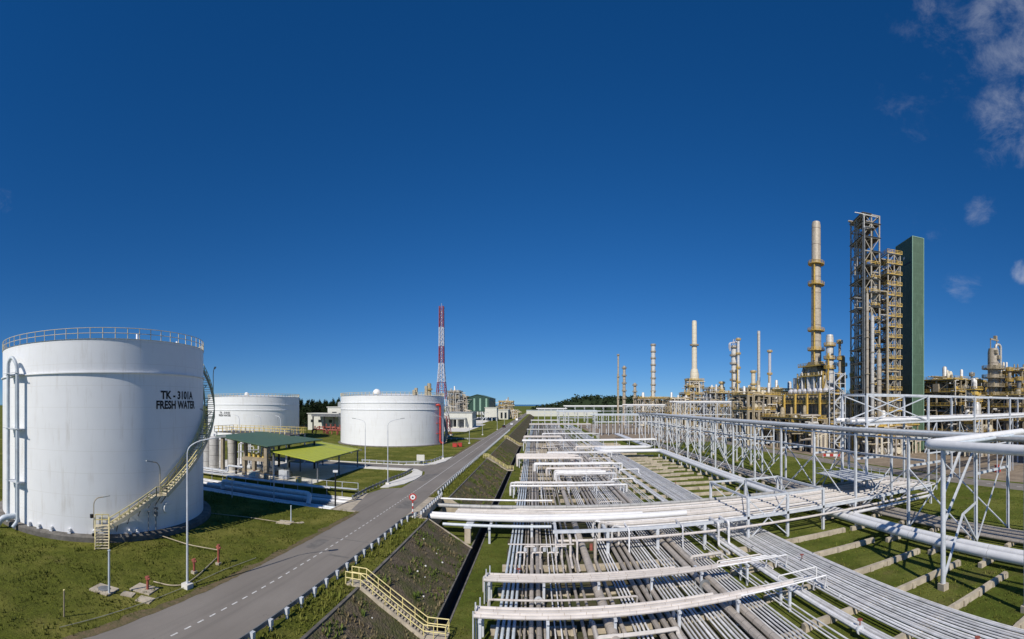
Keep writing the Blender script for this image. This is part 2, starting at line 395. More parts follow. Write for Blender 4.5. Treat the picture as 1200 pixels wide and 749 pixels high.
# ================================================================== THE SETTING
LOW = -3.5
def jag(y0, y1, step, x, amp, seed):
    r_ = random.Random(seed); out_ = []; y = y0
    while y < y1:
        out_.append((x + r_.uniform(-amp, amp), y)); y += step * r_.uniform(.6, 1.4)
    out_.append((x, y1)); return out_
b = MB()                                            # upper terrace, with the pipe trench left open
for r4 in ((-4000, -14.4, -60, 56.5), (-4000, -95, 56.5, 69.5), (-4000, -14.4, 69.5, 1000)): b.rect(*r4, 0.0)
b.rect(-95, -15.5, 56.5, 69.5, -1.6)                # trench bottom and culvert floor
b.poly([(-95, 56.5, 0), (-95, 69.5, 0), (-95, 69.5, -1.6), (-95, 56.5, -1.6)])
b.poly([(-95, 56.5, -1.6), (-15.5, 56.5, -1.6), (-15.5, 56.5, 0), (-95, 56.5, 0)])
b.poly([(-95, 69.5, 0), (-15.5, 69.5, 0), (-15.5, 69.5, -1.6), (-95, 69.5, -1.6)])
b.poly([(-4000, 1000, 0), (-14.4, 1000, 0), (-14.4, 1000, LOW), (-4000, 1000, LOW)])
struct(b, 'upper_ground', MAT['lawn'])
b = MB()
b.rect(-7.6, 4000, -60, 1000, LOW); b.rect(-15.5, -8.7, 56.5, 69.5, LOW)
b.rect(-9000, 9000, 1000, 5000, LOW)
struct(b, 'lower_ground', MAT['field'])
b = MB(); 
a1 = jag(-10, 420, 1.5, -3.7, .25, 31); a2 = jag(-10, 420, 1.5, 19.7, .5, 32); b.poly([(p[0] + (-.0135 * (min(p[1], 210) - 34)), p[1], LOW + .004) for p in a1[::-1]] + [(p[0] + (-.0135 * (min(p[1], 210) - 34)), p[1], LOW + .004) for p in a2]); struct(b, 'pipe_track_ground', MAT['track_soil'])
b = MB(); b.rect(-40000, 40000, 5000, 50000, LOW - .3); struct(b, 'sea', MAT['sea'])
# embankment: a stony slope from the road terrace down to the drain
b = MB()
for y0, y1 in ((-60, 56.5), (69.5, 1000)):
    n = max(2, int((min(y1, 200) - y0) / 1.2)); ys = [y0 + (min(y1, 200) - y0) * i / n for i in range(n + 1)] + ([y1] if y1 > 200 else [])
    rows = []
    for i, y in enumerate(ys):
        row = []
        for k in range(6):
            q = k / 5; dz = 0 if k in (0, 5) or i in (0, len(ys) - 1) else noise.noise(Vector((q * 9, y * .8, 3))) * .16
            row.append((-14.4 + 5.7 * q, y, LOW * q + dz))
        rows.append(row)
    b.add([p for r_ in rows for p in r_], [(i * 6 + k, i * 6 + k + 1, (i + 1) * 6 + k + 1, (i + 1) * 6 + k) for i in range(len(rows) - 1) for k in range(5)])
struct(b, 'embankment_slope', MAT['riprap'])
b = MB()                                            # drain: an open concrete channel
for y0, y1 in ((-60, 1000),):
    b.poly([(-8.7, y0, -5.1), (-7.6, y0, -5.1), (-7.6, y1, -5.1), (-8.7, y1, -5.1)])
    b.poly([(-8.7, y0, -5.1), (-8.7, y1, -5.1), (-8.7, y1, LOW), (-8.7, y0, LOW)])
    b.poly([(-7.6, y0, -5.1), (-7.6, y0, LOW), (-7.6, y1, LOW), (-7.6, y1, -5.1)])
struct(b, 'drain_channel', MAT['drain'])
b = MB()
b.ext(-8.82, -8.66, -60, 1000, LOW - .02, LOW + .09); b.ext(-7.64, -7.48, -60, 1000, LOW - .02, LOW + .06)
for y0, y1 in ((-60, 56.5), (69.5, 600)): b.ext(-14.55, -14.3, y0, y1, -.05, .06)
struct(b, 'concrete_kerb', MAT['concrete_dark'])
b = MB()                                            # wing walls and head walls of the culvert
for y in (56.3, 69.5):
    b.add([(-15.6, y, .06), (-14.4, y, .06), (-8.6, y, LOW + .1), (-8.6, y, LOW), (-15.6, y, LOW), (-15.6, y + .22, .06), (-14.4, y + .22, .06), (-8.6, y + .22, LOW + .1), (-8.6, y + .22, LOW), (-15.6, y + .22, LOW)],
          [(0, 1, 2, 3, 4), (9, 8, 7, 6, 5), (0, 5, 6, 1), (1, 6, 7, 2), (2, 7, 8, 3), (0, 4, 9, 5)])
b.ext(-15.62, -15.4, 56.54, 69.48, LOW, -1.62)
b.ext(-28.75, -28.5, 56.52, 69.48, -.55, .05)
struct(b, 'culvert_wall', MAT['concrete'])
b = MB(); b.ext(-28.5, -15.45, 56.5, 69.5, -.6, -.004); struct(b, 'culvert_slab', MAT['concrete'])
b = MB(); b.rect(-94.9, -28.6, 56.6, 69.4, -1.594); struct(b, 'trench_floor', MAT['riprap'])
# roads
XL, XR, XC = -24.35, -17.7, -21.2
b = MB()
b.rect(XL, XR, -60, 900, .008)
b.poly([(-24.35, 57, .008), (-24.35, 76, .008), (-27.2, 74, .008), (-28.2, 69.4, .008), (-25.9, 57.4, .008)])   # paved lay-by
b.poly([(-24.35, 92, .008), (-24.35, 113, .008), (-25.6, 108, .008), (-28, 105.2, .008), (-32, 104.2, .008), (-75, 104.2, .008), (-75, 98.8, .008), (-32, 98.8, .008), (-27.5, 98, .008), (-25.2, 95.5, .008)])
b.poly([(-24.35, 186, .008), (-24.35, 200, .008), (-28, 196, .008), (-90, 196, .008), (-90, 190, .008), (-28, 190, .008)])
struct(b, 'road', MAT['asphalt'])
b = MB()
r_ = random.Random(5)
for (x0, x1, y0, y1) in ((-23.6, -22.3, 40.2, 43.6), (-20.2, -18.1, 39.2, 39.6), (-24, -18, 44.5, 44.72), (-20.6, -18.4, 61, 66), (-23.8, -21.8, 84, 92)): b.rect(x0, x1, y0, y1, .012)
struct(b, 'road_patches', MAT['asphalt_patch'])
b = MB(); y = 2.0
while y < 76: b.rect(XC - .06, XC + .06, y, y + .62, .014); y += 1.24
b.rect(XC - .05, XC + .05, 76, 600, .014)
b.rect(XL + .25, XL + .33, 118, 600, .014); b.rect(XR - .33, XR - .25, 72, 600, .014)
struct(b, 'road_markings', MAT['line'])
b = MB()
for xs, y0, y1, sd in ((XL, -20, 57, 1), (XL, 114, 186, 2), (XR, -20, 56.4, 3), (XR, 69.6, 260, 4)):
    s_ = -1 if xs == XL else 1; wv = .75 if s_ < 0 else .45
    a1 = jag(y0, y1, .8, xs - s_ * .06, .09, sd); a2 = jag(y0, y1, .8, xs + s_ * wv, .32, sd + 9)
    for i in range(min(len(a1), len(a2)) - 1):
        b.poly([(*a1[i], .016), (*a1[i + 1], .016), (*a2[i + 1], .005), (*a2[i], .005)])
struct(b, 'road_verge', MAT['verge'])
b = MB()                                            # pale concrete aprons with kerbs at the mouth of the side road
ap1 = [(-27.9, 74.5), (-26.6, 75.4), (-24.9, 79.5), (-24.3, 84.5), (-24.4, 90), (-25.6, 95), (-27.7, 98), (-29.2, 98.6), (-29.2, 97.4), (-27.9, 95.4), (-27.3, 92), (-27.5, 86), (-28.2, 80)]
ap2 = [(-24.4, 113.5), (-25.6, 108), (-28, 105.3), (-33, 104.4), (-33, 106), (-29, 107.5), (-27.2, 111), (-26, 121), (-24.4, 124)]
b.prism(ap1[::1], 0, .13); b.prism(ap2[::-1], 0, .13); b.ext(-62, -33.2, 104.5, 105.3, 0, .14); b.ext(-52, -29.4, 95.9, 98.7, 0, .13)
struct(b, 'kerb_apron', MAT['concrete_light'])
b = MB(); b.rect(-78, -41, 70.5, 97.4, .006); b.rect(-58, -41, 96, 104, .007); struct(b, 'pump_yard_paving', MAT['concrete_light'])
b = MB(); b.rect(84.5, 91.5, -40, 420, LOW + .008); b.rect(91.4, 400, 64, 70, LOW + .007); struct(b, 'plant_road', MAT['asphalt'])
b = MB(); y = -30
while y < 260: b.rect(87.9, 88.1, y, y + 1.5, LOW + .014); y += 4
struct(b, 'plant_road_markings', MAT['line'])
b = MB(); b.rect(93, 420, -60, 420, LOW + .005); b.rect(58, 84.4, 205, 420, LOW + .005); b.rect(33, 84, 225, 420, LOW + .009); struct(b, 'gravel_yard', MAT['yard'])
b = MB()
b.rect(-75, -40, 240, 330, .006); b.rect(-120, -45, 340, 520, .006); struct(b, 'concrete_yard', MAT['concrete_light'])
# headland hills across the water's edge
def hill(x0, x1, y0, y1, h, seed):
    b = MB(); n, k = 40, 12; pts = []
    for i in range(n + 1):
        for j in range(k + 1):
            u, v = i / n, j / k; e = math.sin(math.pi * v) ** .7 * min(1, 4 * u, 4 * (1 - u)) ** .7
            pts.append((x0 + (x1 - x0) * u, y0 + (y1 - y0) * v, LOW - .4 + h * e * (.72 + .5 * noise.noise(Vector((u * 5, v * 2, seed))))))
    b.add(pts, [(i * (k + 1) + j, (i + 1) * (k + 1) + j, (i + 1) * (k + 1) + j + 1, i * (k + 1) + j + 1) for i in range(n) for j in range(k)])
    return b, pts
hb, hp = hill(-14, 420, 900, 1150, 36, 2.0)
hb2, hp2 = hill(330, 900, 800, 1100, 28, 5.0)
b = MB(); b.v = hb.v + hb2.v; b.f = hb.f + [[i + len(hb.v) for i in f] for f in hb2.f]; b.mi = [0] * len(b.f)
struct(b, 'headland_hills', MAT['wood'], True)
def leaf_clumps(mb, pts, rng, size, per=1):
    for p in pts:
        for _ in range(per):
            s_ = size * rng.uniform(.5, 1.4); a = Vector((rng.gauss(0, 1), rng.gauss(0, 1), rng.gauss(0, .7))).normalized()
            c_ = a.cross(Vector((rng.gauss(0, 1), rng.gauss(0, 1), rng.gauss(0, 1)))).normalized(); p_ = Vector(p)
            mb.add([p_ - a * s_, p_ + c_ * s_ * .55, p_ + a * s_, p_ - c_ * s_ * .55], [(0, 1, 2, 3)])
rng = random.Random(11); b = MB(); tp = []
for src in (hp, hp2):
    for _ in range(1500):
        q = rng.choice(src)
        if q[2] < -1: continue
        cx_, cy_, h_ = q[0] + rng.uniform(-12, 12), q[1] + rng.uniform(-12, 12), rng.uniform(4, 10)
        for _ in range(9): tp.append((cx_ + rng.gauss(0, 2.4), cy_ + rng.gauss(0, 2.4), q[2] + h_ * rng.uniform(.1, 1.0)))
leaf_clumps(b, tp, rng, 2.6)
o = b.build('headland_wood', MAT['wood'], None, False, (0, 0, 0)); tag(o, 'dark wood covering the low headland hills on the horizon', 'wood', None, 'stuff')

# grass tufts
def tufts(name, label, rects, dens, seed, avoid=None, zf=0.0, hmin=.07, hmax=.22, mat='blade'):
    r_ = random.Random(seed); mb = MB()
    for (x0, x1, y0, y1) in rects:
        for _ in range(int((x1 - x0) * (y1 - y0) * dens)):
            x, y = r_.uniform(x0, x1), r_.uniform(y0, y1)
            if noise.noise(Vector((x * .25, y * .25, seed))) < r_.uniform(-.9, .15): continue
            if avoid and avoid(x, y): continue
            z = zf(x, y) if callable(zf) else zf
            h = r_.uniform(hmin, hmax) * (1.0 + .8 * noise.noise(Vector((x * .5, y * .5, 9))))
            for _ in range(3):
                a = r_.uniform(0, 6.28); w_ = h * .22; lx, ly = math.cos(a) * h * .5, math.sin(a) * h * .5; ex, ey = -math.sin(a) * w_, math.cos(a) * w_
                mb.add([(x - ex, y - ey, z - .02), (x + ex, y + ey, z - .02), (x + lx, y + ly, z + h)], [(0, 1, 2)])
    o = mb.build(name, MAT[mat], None, False, (0, 0, 0)); tag(o, label, 'grass', None, 'stuff'); return o
TC = (-52.7, 35.1)
def av_left(x, y):
    return math.hypot(x - TC[0], y - TC[1]) < 15.7 or x > -24.9
tufts('lawn_tufts', 'rough tufts of grass on the lawn round the big tank and beside the road', [(-90, -24.6, 4, 30), (-72, -24.6, 30, 56.3)], 12, 3, av_left)
tufts('lawn_tufts', 'thin tufts of grass on the lawns beyond the pipe trench', [(-41, -28, 70, 97), (-80, -26, 106, 150)], 2.5, 4, None)
tufts('verge_tufts', 'tufts of grass on the narrow verge between guardrail and embankment', [(-17.4, -14.6, 6, 56.2), (-17.4, -14.6, 69.8, 130)], 16, 6, None, 0.0, .12, .38)
tufts('strip_tufts', 'short grass tufts on the strip between drain and pipe track', [(-7.4, -4.4, 20, 56), (-7.4, -4.6, 68, 130)], 14, 7, None, LOW, .06, .18)
tufts('field_tufts', 'short grass tufts on the field right of the pipe track', [(29, 47, 12, 54), (31.5, 47, 66, 160), (57, 84, 20, 120)], 6, 8, None, LOW, .08, .22)
def slope_z(x, y): return max(LOW, min(0, (x + 14.4) / 5.7 * LOW))
tufts('slope_weeds', 'green weeds growing in clumps on the stony embankment', [(-14.2, -8.8, 14, 56), (-14.2, -8.8, 70, 160)], 14, 12, lambda x, y: noise.noise(Vector((x * .55, y * .4, 4))) < -.05 + .2 * ((-8.8 - x) / 5.4), slope_z, .12, .38, 'weed')
tufts('slope_dry_weeds', 'dry straw coloured weeds scattered on the stony embankment', [(-14.2, -8.8, 14, 56), (-14.2, -8.8, 70, 160)], 14, 13, lambda x, y: noise.noise(Vector((x * .4, y * .5, 8))) < -.02, slope_z, .10, .30, 'dry_weed')

# ================================================================== STORAGE TANKS
def tank(name, label, cx, cy, Rr, H, z0, rings, dome, rail_n, base=True):
    t = thing(name, label, 'storage tank', (cx, cy, 0), 'white storage tanks')
    b = MB(); b.lathe((cx, cy, 0), [(Rr, z0), (Rr, H)], 128); b.build('shell', MAT['tank'], t, True)
    b = MB(); b.lathe((cx, cy, 0), [(Rr + .06, H - .02), (Rr + .10, H + .02), (Rr - .3, H + .06), (Rr * .5, H + Rr * .03), (.05, H + Rr * .055)], 96); b.build('roof', MAT['tank'], t, True)
    for z in rings:
        b = MB(); b.lathe((cx, cy, 0), [(Rr + .004, z - .07), (Rr + .2, z - .06), (Rr + .2, z + .06), (Rr + .004, z + .07)], 128); b.build('wind_girder', MAT['tank'], t, True)
    if base:
        b = MB(); b.lathe((cx, cy, 0), [(Rr + 1.1, -.2), (Rr + 1.05, z0 - .12), (Rr + .9, z0 - .02), (Rr - .3, z0)], 96); b.build('foundation_ring', MAT['concrete_dark'], t, True)
    b = MB(); rr = Rr + .02
    for i in range(rail_n):
        a = 2 * math.pi * i / rail_n; b.bar((cx + rr * math.cos(a), cy + rr * math.sin(a), H), (cx + rr * math.cos(a), cy + rr * math.sin(a), H + 1.2), .07 if Rr < 18 else .13)
    for zz in (H + 1.2, H + .62):
        pts = [(cx + rr * math.cos(2 * math.pi * i / 96), cy + rr * math.sin(2 * math.pi * i / 96), zz) for i in range(97)]
        b.tube(pts, .042 if Rr < 18 else .075, 5, 0.001)
    b.build('railing', MAT['stair_tan'], t)
    if dome:
        b = MB(); b.lathe((cx + dome[0], cy + dome[1], H + Rr * .05), [(dome[2], -.3), (dome[2], .3), (dome[2] * .8, dome[2] * .7), (dome[2] * .4, dome[2]), (.02, dome[2] * 1.08)], 16); b.build('roof_vent', MAT['tank'], t, True)
    return t
def wrap_text(lines, cx, cy, Rr, a_mid, z_top, width, lh, gap, parent, name='lettering'):
    mb = MB()
    for li, (txt, wd) in enumerate(lines):
        cu = bpy.data.curves.new('t', 'FONT'); cu.body = txt; cu.offset = .035; cu.resolution_u = 3
        ob = bpy.data.objects.new('t', cu); COL.objects.link(ob); bpy.context.view_layer.update()
        me = bpy.data.meshes.new_from_object(ob.evaluated_get(bpy.context.evaluated_depsgraph_get()))
        xs = [v.co.x for v in me.vertices]; ys = [v.co.y for v in me.vertices]
        x0, x1, y0, y1 = min(xs), max(xs), min(ys), max(ys)
        vv = []
        for v in me.vertices:
            s_ = ((v.co.x - x0) / (x1 - x0) - .5) * wd; z = z_top - li * (lh + gap) - lh + (v.co.y - y0) / (y1 - y0) * lh
            a = a_mid + s_ / Rr; vv.append((cx + (Rr + .03) * math.cos(a), cy + (Rr + .03) * math.sin(a), z))
        mb.add(vv, [tuple(p.vertices) for p in me.polygons])
        bpy.data.objects.remove(ob); bpy.data.curves.remove(cu); bpy.data.meshes.remove(me)
    return mb.build(name, MAT['lettering'], parent)
def lamp_head(mb, x, y, z, dx, dy, s_=1.0):
    mb.bar((x, y, z), (x + dx * .7 * s_, y + dy * .7 * s_, z + .12 * s_), .24 * s_, .12 * s_)

# the big fresh water tank on the left
CXT, CYT, RT, HT = TC[0], TC[1], 14.2, 22.3
B0 = math.atan2(-CYT, -CXT)                         # bearing from the tank to the viewer
t1 = tank('water_tank', 'huge white fresh water tank with black lettering and a winding stair', CXT, CYT, RT, HT, .62, [18.55], None, 64)
wrap_text([('TK - 3101A', 5.9), ('FRESH WATER', 7.1)], CXT, CYT, RT, B0 + R(39.7), 16.6, 7, 1.0, .15, t1)
def TP(a, r, z): return (CXT + r * math.cos(B0 + R(a)), CYT + r * math.sin(B0 + R(a)), z)
# winding stair: short straight flight, landing, two curved flights
st = MB()
def flight(a0, z0, a1, z1, name):
    n = max(3, int(abs(z1 - z0) / .27)); b = MB()
    for i in range(n):
        q = (i + .5) / n; a = a0 + (a1 - a0) * q; z = z0 + (z1 - z0) * q
        b.bar(TP(a, RT + .25, z), TP(a, RT + 1.5, z), .34, .07)
    for rr in (RT + .22, RT + 1.55):
        for i in range(n):
            q, q2 = i / n, (i + 1) / n; b.bar(TP(a0 + (a1 - a0) * q, rr, z0 + (z1 - z0) * q), TP(a0 + (a1 - a0) * q2, rr, z0 + (z1 - z0) * q2), .10, .40)
    return b
def rail(b, a0, z0, a1, z1, rr, n):
    for i in range(n + 1):
        q = i / n; a = a0 + (a1 - a0) * q; z = z0 + (z1 - z0) * q
        b.bar(TP(a, rr, z), TP(a, rr, z + 1.1), .07)
    for dz in (1.1, .55):
        m_ = n * 3
        for i in range(m_):
            q, q2 = i / m_, (i + 1) / m_; b.bar(TP(a0 + (a1 - a0) * q, rr, z0 + (z1 - z0) * q + dz), TP(a0 + (a1 - a0) * q2, rr, z0 + (z1 - z0) * q2 + dz), .085)
stair = MB()
stair.cur = 0
for part in (flight(2.5, 1.75, 22, 4.75, 'a'), flight(27, 4.75, 70, 13.2, 'b'), flight(74, 13.2, 112, 22.3, 'c')):
    stair.add(part.v, part.f)
for (a0, a1, z) in ((22, 27, 4.75), (70, 74, 13.2)):
    for k in range(6):
        a = a0 + (a1 - a0) * (k + .5) / 6; stair.bar(TP(a, RT + .2, z), TP(a, RT + 1.6, z), .26, .08)
stair.bar(TP(-3.4, RT + .75, 1.72), TP(2.6, RT + .75, 1.72), 1.1, .08)
stair_o = stair.build('winding_stair', MAT['stair_tan'], t1)
hr = MB()
rail(hr, 2.5, 1.75, 22, 4.75, RT + 1.55, 5); rail(hr, 22, 4.75, 27, 4.75, RT + 1.55, 2); rail(hr, 27, 4.75, 70, 13.2, RT + 1.55, 11); rail(hr, 70, 13.2, 74, 13.2, RT + 1.55, 1); rail(hr, 74, 13.2, 112, 22.3, RT + 1.55, 14); rail(hr, 74, 13.2, 112, 22.3, RT + .24, 14)
rail(hr, -3.4, 1.75, 2.5, 1.75, RT + .2, 2); rail(hr, 27, 4.75, 70, 13.2, RT + .24, 9)
hr.build('handrail', MAT['stair_yellow'], stair_o)
br = MB()
for a in (6, 11, 16, 21, 24.5, 28, 33, 38, 43, 48, 54, 60, 66, 72, 78, 86, 94, 102):
    z = 1.75 + (a - 2.5) * .154 if a < 22 else (4.75 if a < 27 else (4.75 + (a - 27) * .1965 if a < 70 else 13.2 + (a - 74) * .2395))
    br.bar(TP(a, RT + 1.2, z - .15), TP(a, RT + .01, z - 1.35), .09); br.bar(TP(a, RT + 1.2, z - .16), TP(a, RT, z - .16), .08)
br.build('bracket', MAT['steel_dark'], stair_o)
fl = MB(); r0, r1 = RT + 1.35, RT + 3.35                 # bottom flight runs straight out from the tank
sa = [(-3.0), (2.2)]
for i in range(8):
    q = (i + .5) / 8; z = 1.75 * (1 - q); rr = r0 + (r1 - r0) * q
    fl.bar(TP(-2.9, rr, z), TP(2.1, rr, z), .26, .05)
for a in sa: fl.bar(TP(a, r0, 1.7), TP(a * .86, r1, .0), .07, .26)
fl.build('bottom_flight', MAT['stair_tan'], stair_o)
h2 = MB()
for a in (-3.2, 2.4):
    for q in (0, .5, 1):
        p = TP(a * (1 - .14 * q), r0 + (r1 - r0) * q, 1.75 * (1 - q)); h2.bar(p, (p[0], p[1], p[2] + 1.05), .07)
    for dz in (1.05, .55):
        p, p2 = TP(a, r0, 1.75 + dz), TP(a * .86, r1, dz); h2.bar(p, p2, .06)
h2.build('handrail', MAT['stair_yellow'], stair_o)
for (a, z, hh) in ((-3.6, 1.7, 3.4), (23.5, 4.8, 3.9), (54, 10.1, 4.2), (86, 16.1, 4.0)):
    b = MB(); p = TP(a, RT + 1.62, z); tx, ty = -math.sin(B0 + R(a)), math.cos(B0 + R(a))
    sg = 1 if a < 0 else -1
    b.tube([p, (p[0], p[1], z + hh * .82), (p[0] + tx * .35 * sg, p[1] + ty * .35 * sg, z + hh * .97), (p[0] + tx * 1.1 * sg, p[1] + ty * 1.1 * sg, z + hh)], .055, 6, .4)
    l_ = b.build('stair_lamp', MAT['tan_steel'], stair_o)
    b = MB(); b.bar((p[0] + tx * 1.0 * sg, p[1] + ty * 1.0 * sg, z + hh), (p[0] + tx * 1.75 * sg, p[1] + ty * 1.75 * sg, z + hh + .16), .24, .12); b.build('stair_lamp_head', MAT['grey_roof'], stair_o)
b = MB(); b.box(TP(-4.4, RT + 1.5, 3.0), (.3, .3, .4)); b.box(TP(-3.7, RT + 1.5, 1.0), (.26, .26, .3)); b.build('switch_box', MAT['black'], stair_o)
# overflow and inlet pipes on the left of the shell
pa = -58.0
b = MB()
b.tube([TP(-50.5, RT + .9, .5), TP(-50.5, RT + .9, 20.2), TP(-46.5, RT + .95, 20.9), TP(-42.5, RT + .9, 19.6), TP(-42.5, RT + .85, 1.0), TP(-42.5, RT + 1.6, .35)], .23, 10, 1.2)
b.build('overflow_pipe', MAT['blue_pipe'], t1, True)
b = MB(); b.tube([TP(-47.5, RT - .1, 1.3), TP(-47.5, RT + 1.0, 1.3), TP(-48.6, RT + 2.0, 1.2), TP(-50, RT + 2.6, .1)], .36, 10, .6); b.build('outlet_pipe', MAT['blue_pipe'], t1, True)
b = MB()
for z in (5.6, 12.0, 18.6): b.bar(TP(-52.5, RT + .55, z), TP(-41, RT + .6, z), .9, .14)
for z in (11.6, 18.3): b.bar(TP(-53, RT + 1.25, z + .5), TP(-40.5, RT + 1.25, z + .5), .08)
b.build('pipe_clamp', MAT['steel'], t1)
for a in (-58, -37, -31, -24, -15, -4, 12, 15.5):
    b = MB(); b.cyl(TP(a, RT - .05, 1.0), TP(a, RT + .42, 1.0), .15, n=10); b.box(TP(a, RT + .25, .72), (.34, .34, .2), B0 + R(a)); b.build('anchor_bracket', MAT['tank'], t1)
b = MB(); b.cyl(TP(31.5, RT - .02, 3.0), TP(31.5, RT + .28, 3.0), .62, n=20); b.build('manhole_cover', MAT['tank'], t1, True)
b = MB()
b.tube([TP(20.5, RT + .4, .6), TP(20.5, RT + .4, 2.9)], .05, 6); b.tube([TP(24, RT + .5, .6), TP(24, RT + .5, 3.2)], .07, 6); b.box(TP(24, RT + .5, 2.6), (.3, .3, .5)); b.box(TP(24, RT + .5, 3.2), (.35, .35, .25)); b.box(TP(20.5, RT + .4, 2.9), (.5, .2, .1), B0)
b.build('level_gauge', MAT['steel_dark'], t1)
rb = MB()
for (a, r_) in ((60, 3.0), (20, 2.4)): rb.bar(TP(a, RT - r_, HT + .1), TP(a, RT - r_, HT + 1.0), .2)
rb.build('roof_fitting', MAT['tank'], t1)

# two more tanks behind
t2 = tank('water_tank', 'white tank half hidden behind the green roofed pump shelter', -119.8, 159.6, 20.5, 18.15, .3, [14.9, 12.6], (3, -9, 1.0), 80)
wrap_text([('TK - 3101B', 5.4), ('FRESH WATER', 6.4)], -119.8, 159.6, 20.5, math.atan2(-159.6, 119.8) - R(36), 12.0, 6, .9, .2, t2)
t3 = tank('water_tank', 'white tank with a red riser pipe beyond the lawn, left of the road', -57.4, 166.9, 20.5, 18.15, .3, [15.6, 13.1], (-2, -12, 1.5), 80)
B3 = math.atan2(-166.9, 57.4)
def T3(a, r, z): return (-57.4 + r * math.cos(B3 + R(a)), 166.9 + r * math.sin(B3 + R(a)), z)
b = MB(); b.tube([T3(52, 20.0, 14.6), T3(53.5, 21.6, 14.9), T3(55.5, 21.6, 14.0), T3(55.5, 21.6, .9), T3(57, 22.6, .5)], .44, 10, .8); b.build('riser_pipe', MAT['red'], t3, True)
b = MB()
for z in (4.2, 8.0): b.bar(T3(52.5, 20.9, z), T3(57.5, 21.3, z), .8, .16)
b.build('pipe_clamp', MAT['red'], t3)
b = MB()
rr_ = 21.4
for i in range(26):
    a, a2 = 74 + i * 2.2, 76.2 + i * 2.2; z, z2 = .5 + i * .68, 1.18 + i * .68
    b.bar(T3(a, rr_, z), T3(a2, rr_, z2), .9, .14); b.bar(T3(a, rr_ + .5, z + 1.1), T3(a2, rr_ + .5, z2 + 1.1), .07)
b.build('winding_stair', MAT['tan_steel'], t3)
b = MB()
for q, (a, r_) in enumerate(((30, 16), (36, 15), (48, 17))): b.box(T3(a, r_, 19.0 + q * .3), (1.0, 1.0, 2.6 + q)); 
b.build('roof_fitting', MAT['tan_steel'], t3)

# ================================================================== ROADSIDE
def guardrail(label, pts, h=.75, step=2.0, pw=.15, double=False, face=1, mt='steel', mr='guard_steel'):
    t = thing('guardrail', label, 'guardrail', (*pts[0], 0))
    b = MB(); n = len(pts)
    for (za, zb) in ((h - .32, h - .19), (h - .13, h)):
        for i in range(n - 1): b.bar((*pts[i], (za + zb) / 2), (*pts[i + 1], (za + zb) / 2), .07, zb - za)
    for i in range(n - 1): b.bar((*pts[i], h - .16), (*pts[i + 1], h - .16), .03, .16)
    b.build('rail_beam', MAT[mr], t)
    L = 0; nxt = .2; cnt = 0
    for i in range(n - 1):
        p, q = Vector(pts[i]), Vector(pts[i + 1]); d = (q - p).length; u = (q - p) / d; nn = Vector((u.y, -u.x)) * face
        while nxt < L + d and cnt < 98:
            c = p + u * (nxt - L) + nn * .17
            b = MB(); ang = math.atan2(u.y, u.x)
            b.box((c.x, c.y, h / 2 - .12), (.16, .15, h + .1), ang); b.box((c.x - nn.x * .02, c.y - nn.y * .02, h - .22), (pw * 2, .26, .44), ang)
            b.build('post', MAT[mt], t); nxt += step; cnt += 1
        L += d
    return t
guardrail('long steel guardrail along the near stretch of road above the embankment', [(-16.9, y) for y in (4, 20, 40, 53)] + [(-16.6, 55.2), (-15.9, 56.9)], step=2.0, mr='steel_dark')  # rail beam coloured dark for the shade on its back face
guardrail('short guardrail with close posts on the culvert between the two embankments', [(-15.75, 57.0), (-15.75, 68.6), (-15.9, 70.4)], step=1.2, mr='steel_dark')  # same shade tone put into the rail beam colour
guardrail('steel guardrail running into the distance beyond the culvert', [(-16.6, 71), (-17.0, 90), (-17.0, 170), (-17.0, 255)], step=2.0)
guardrail('shade coloured guardrail curving round the near apron at the side road mouth', [(-28.3, 63.5), (-28.7, 70), (-28.6, 75), (-28.4, 82), (-27.9, 88), (-27.9, 95.5)], step=1.6, face=-1, mt='steel_dark', mr='steel_dark')  # dark rail and post colour imitates their shaded back side
guardrail('guardrail along the far side of the side road by the sign board', [(-45, 106.2), (-34, 106), (-29.5, 107.6), (-27.3, 112), (-26.4, 121)], step=2.0, face=-1)
guardrail('straight guardrail on the lawn edge of the far side road', [(-52, 186), (-30, 186)], step=2.4)
b = MB(); b.ext(-15.62, -15.42, 56.9, 69.2, 0, .34); tag(b.build('kerb_wall', MAT['concrete']), 'low concrete parapet under the culvert guardrail', 'parapet')

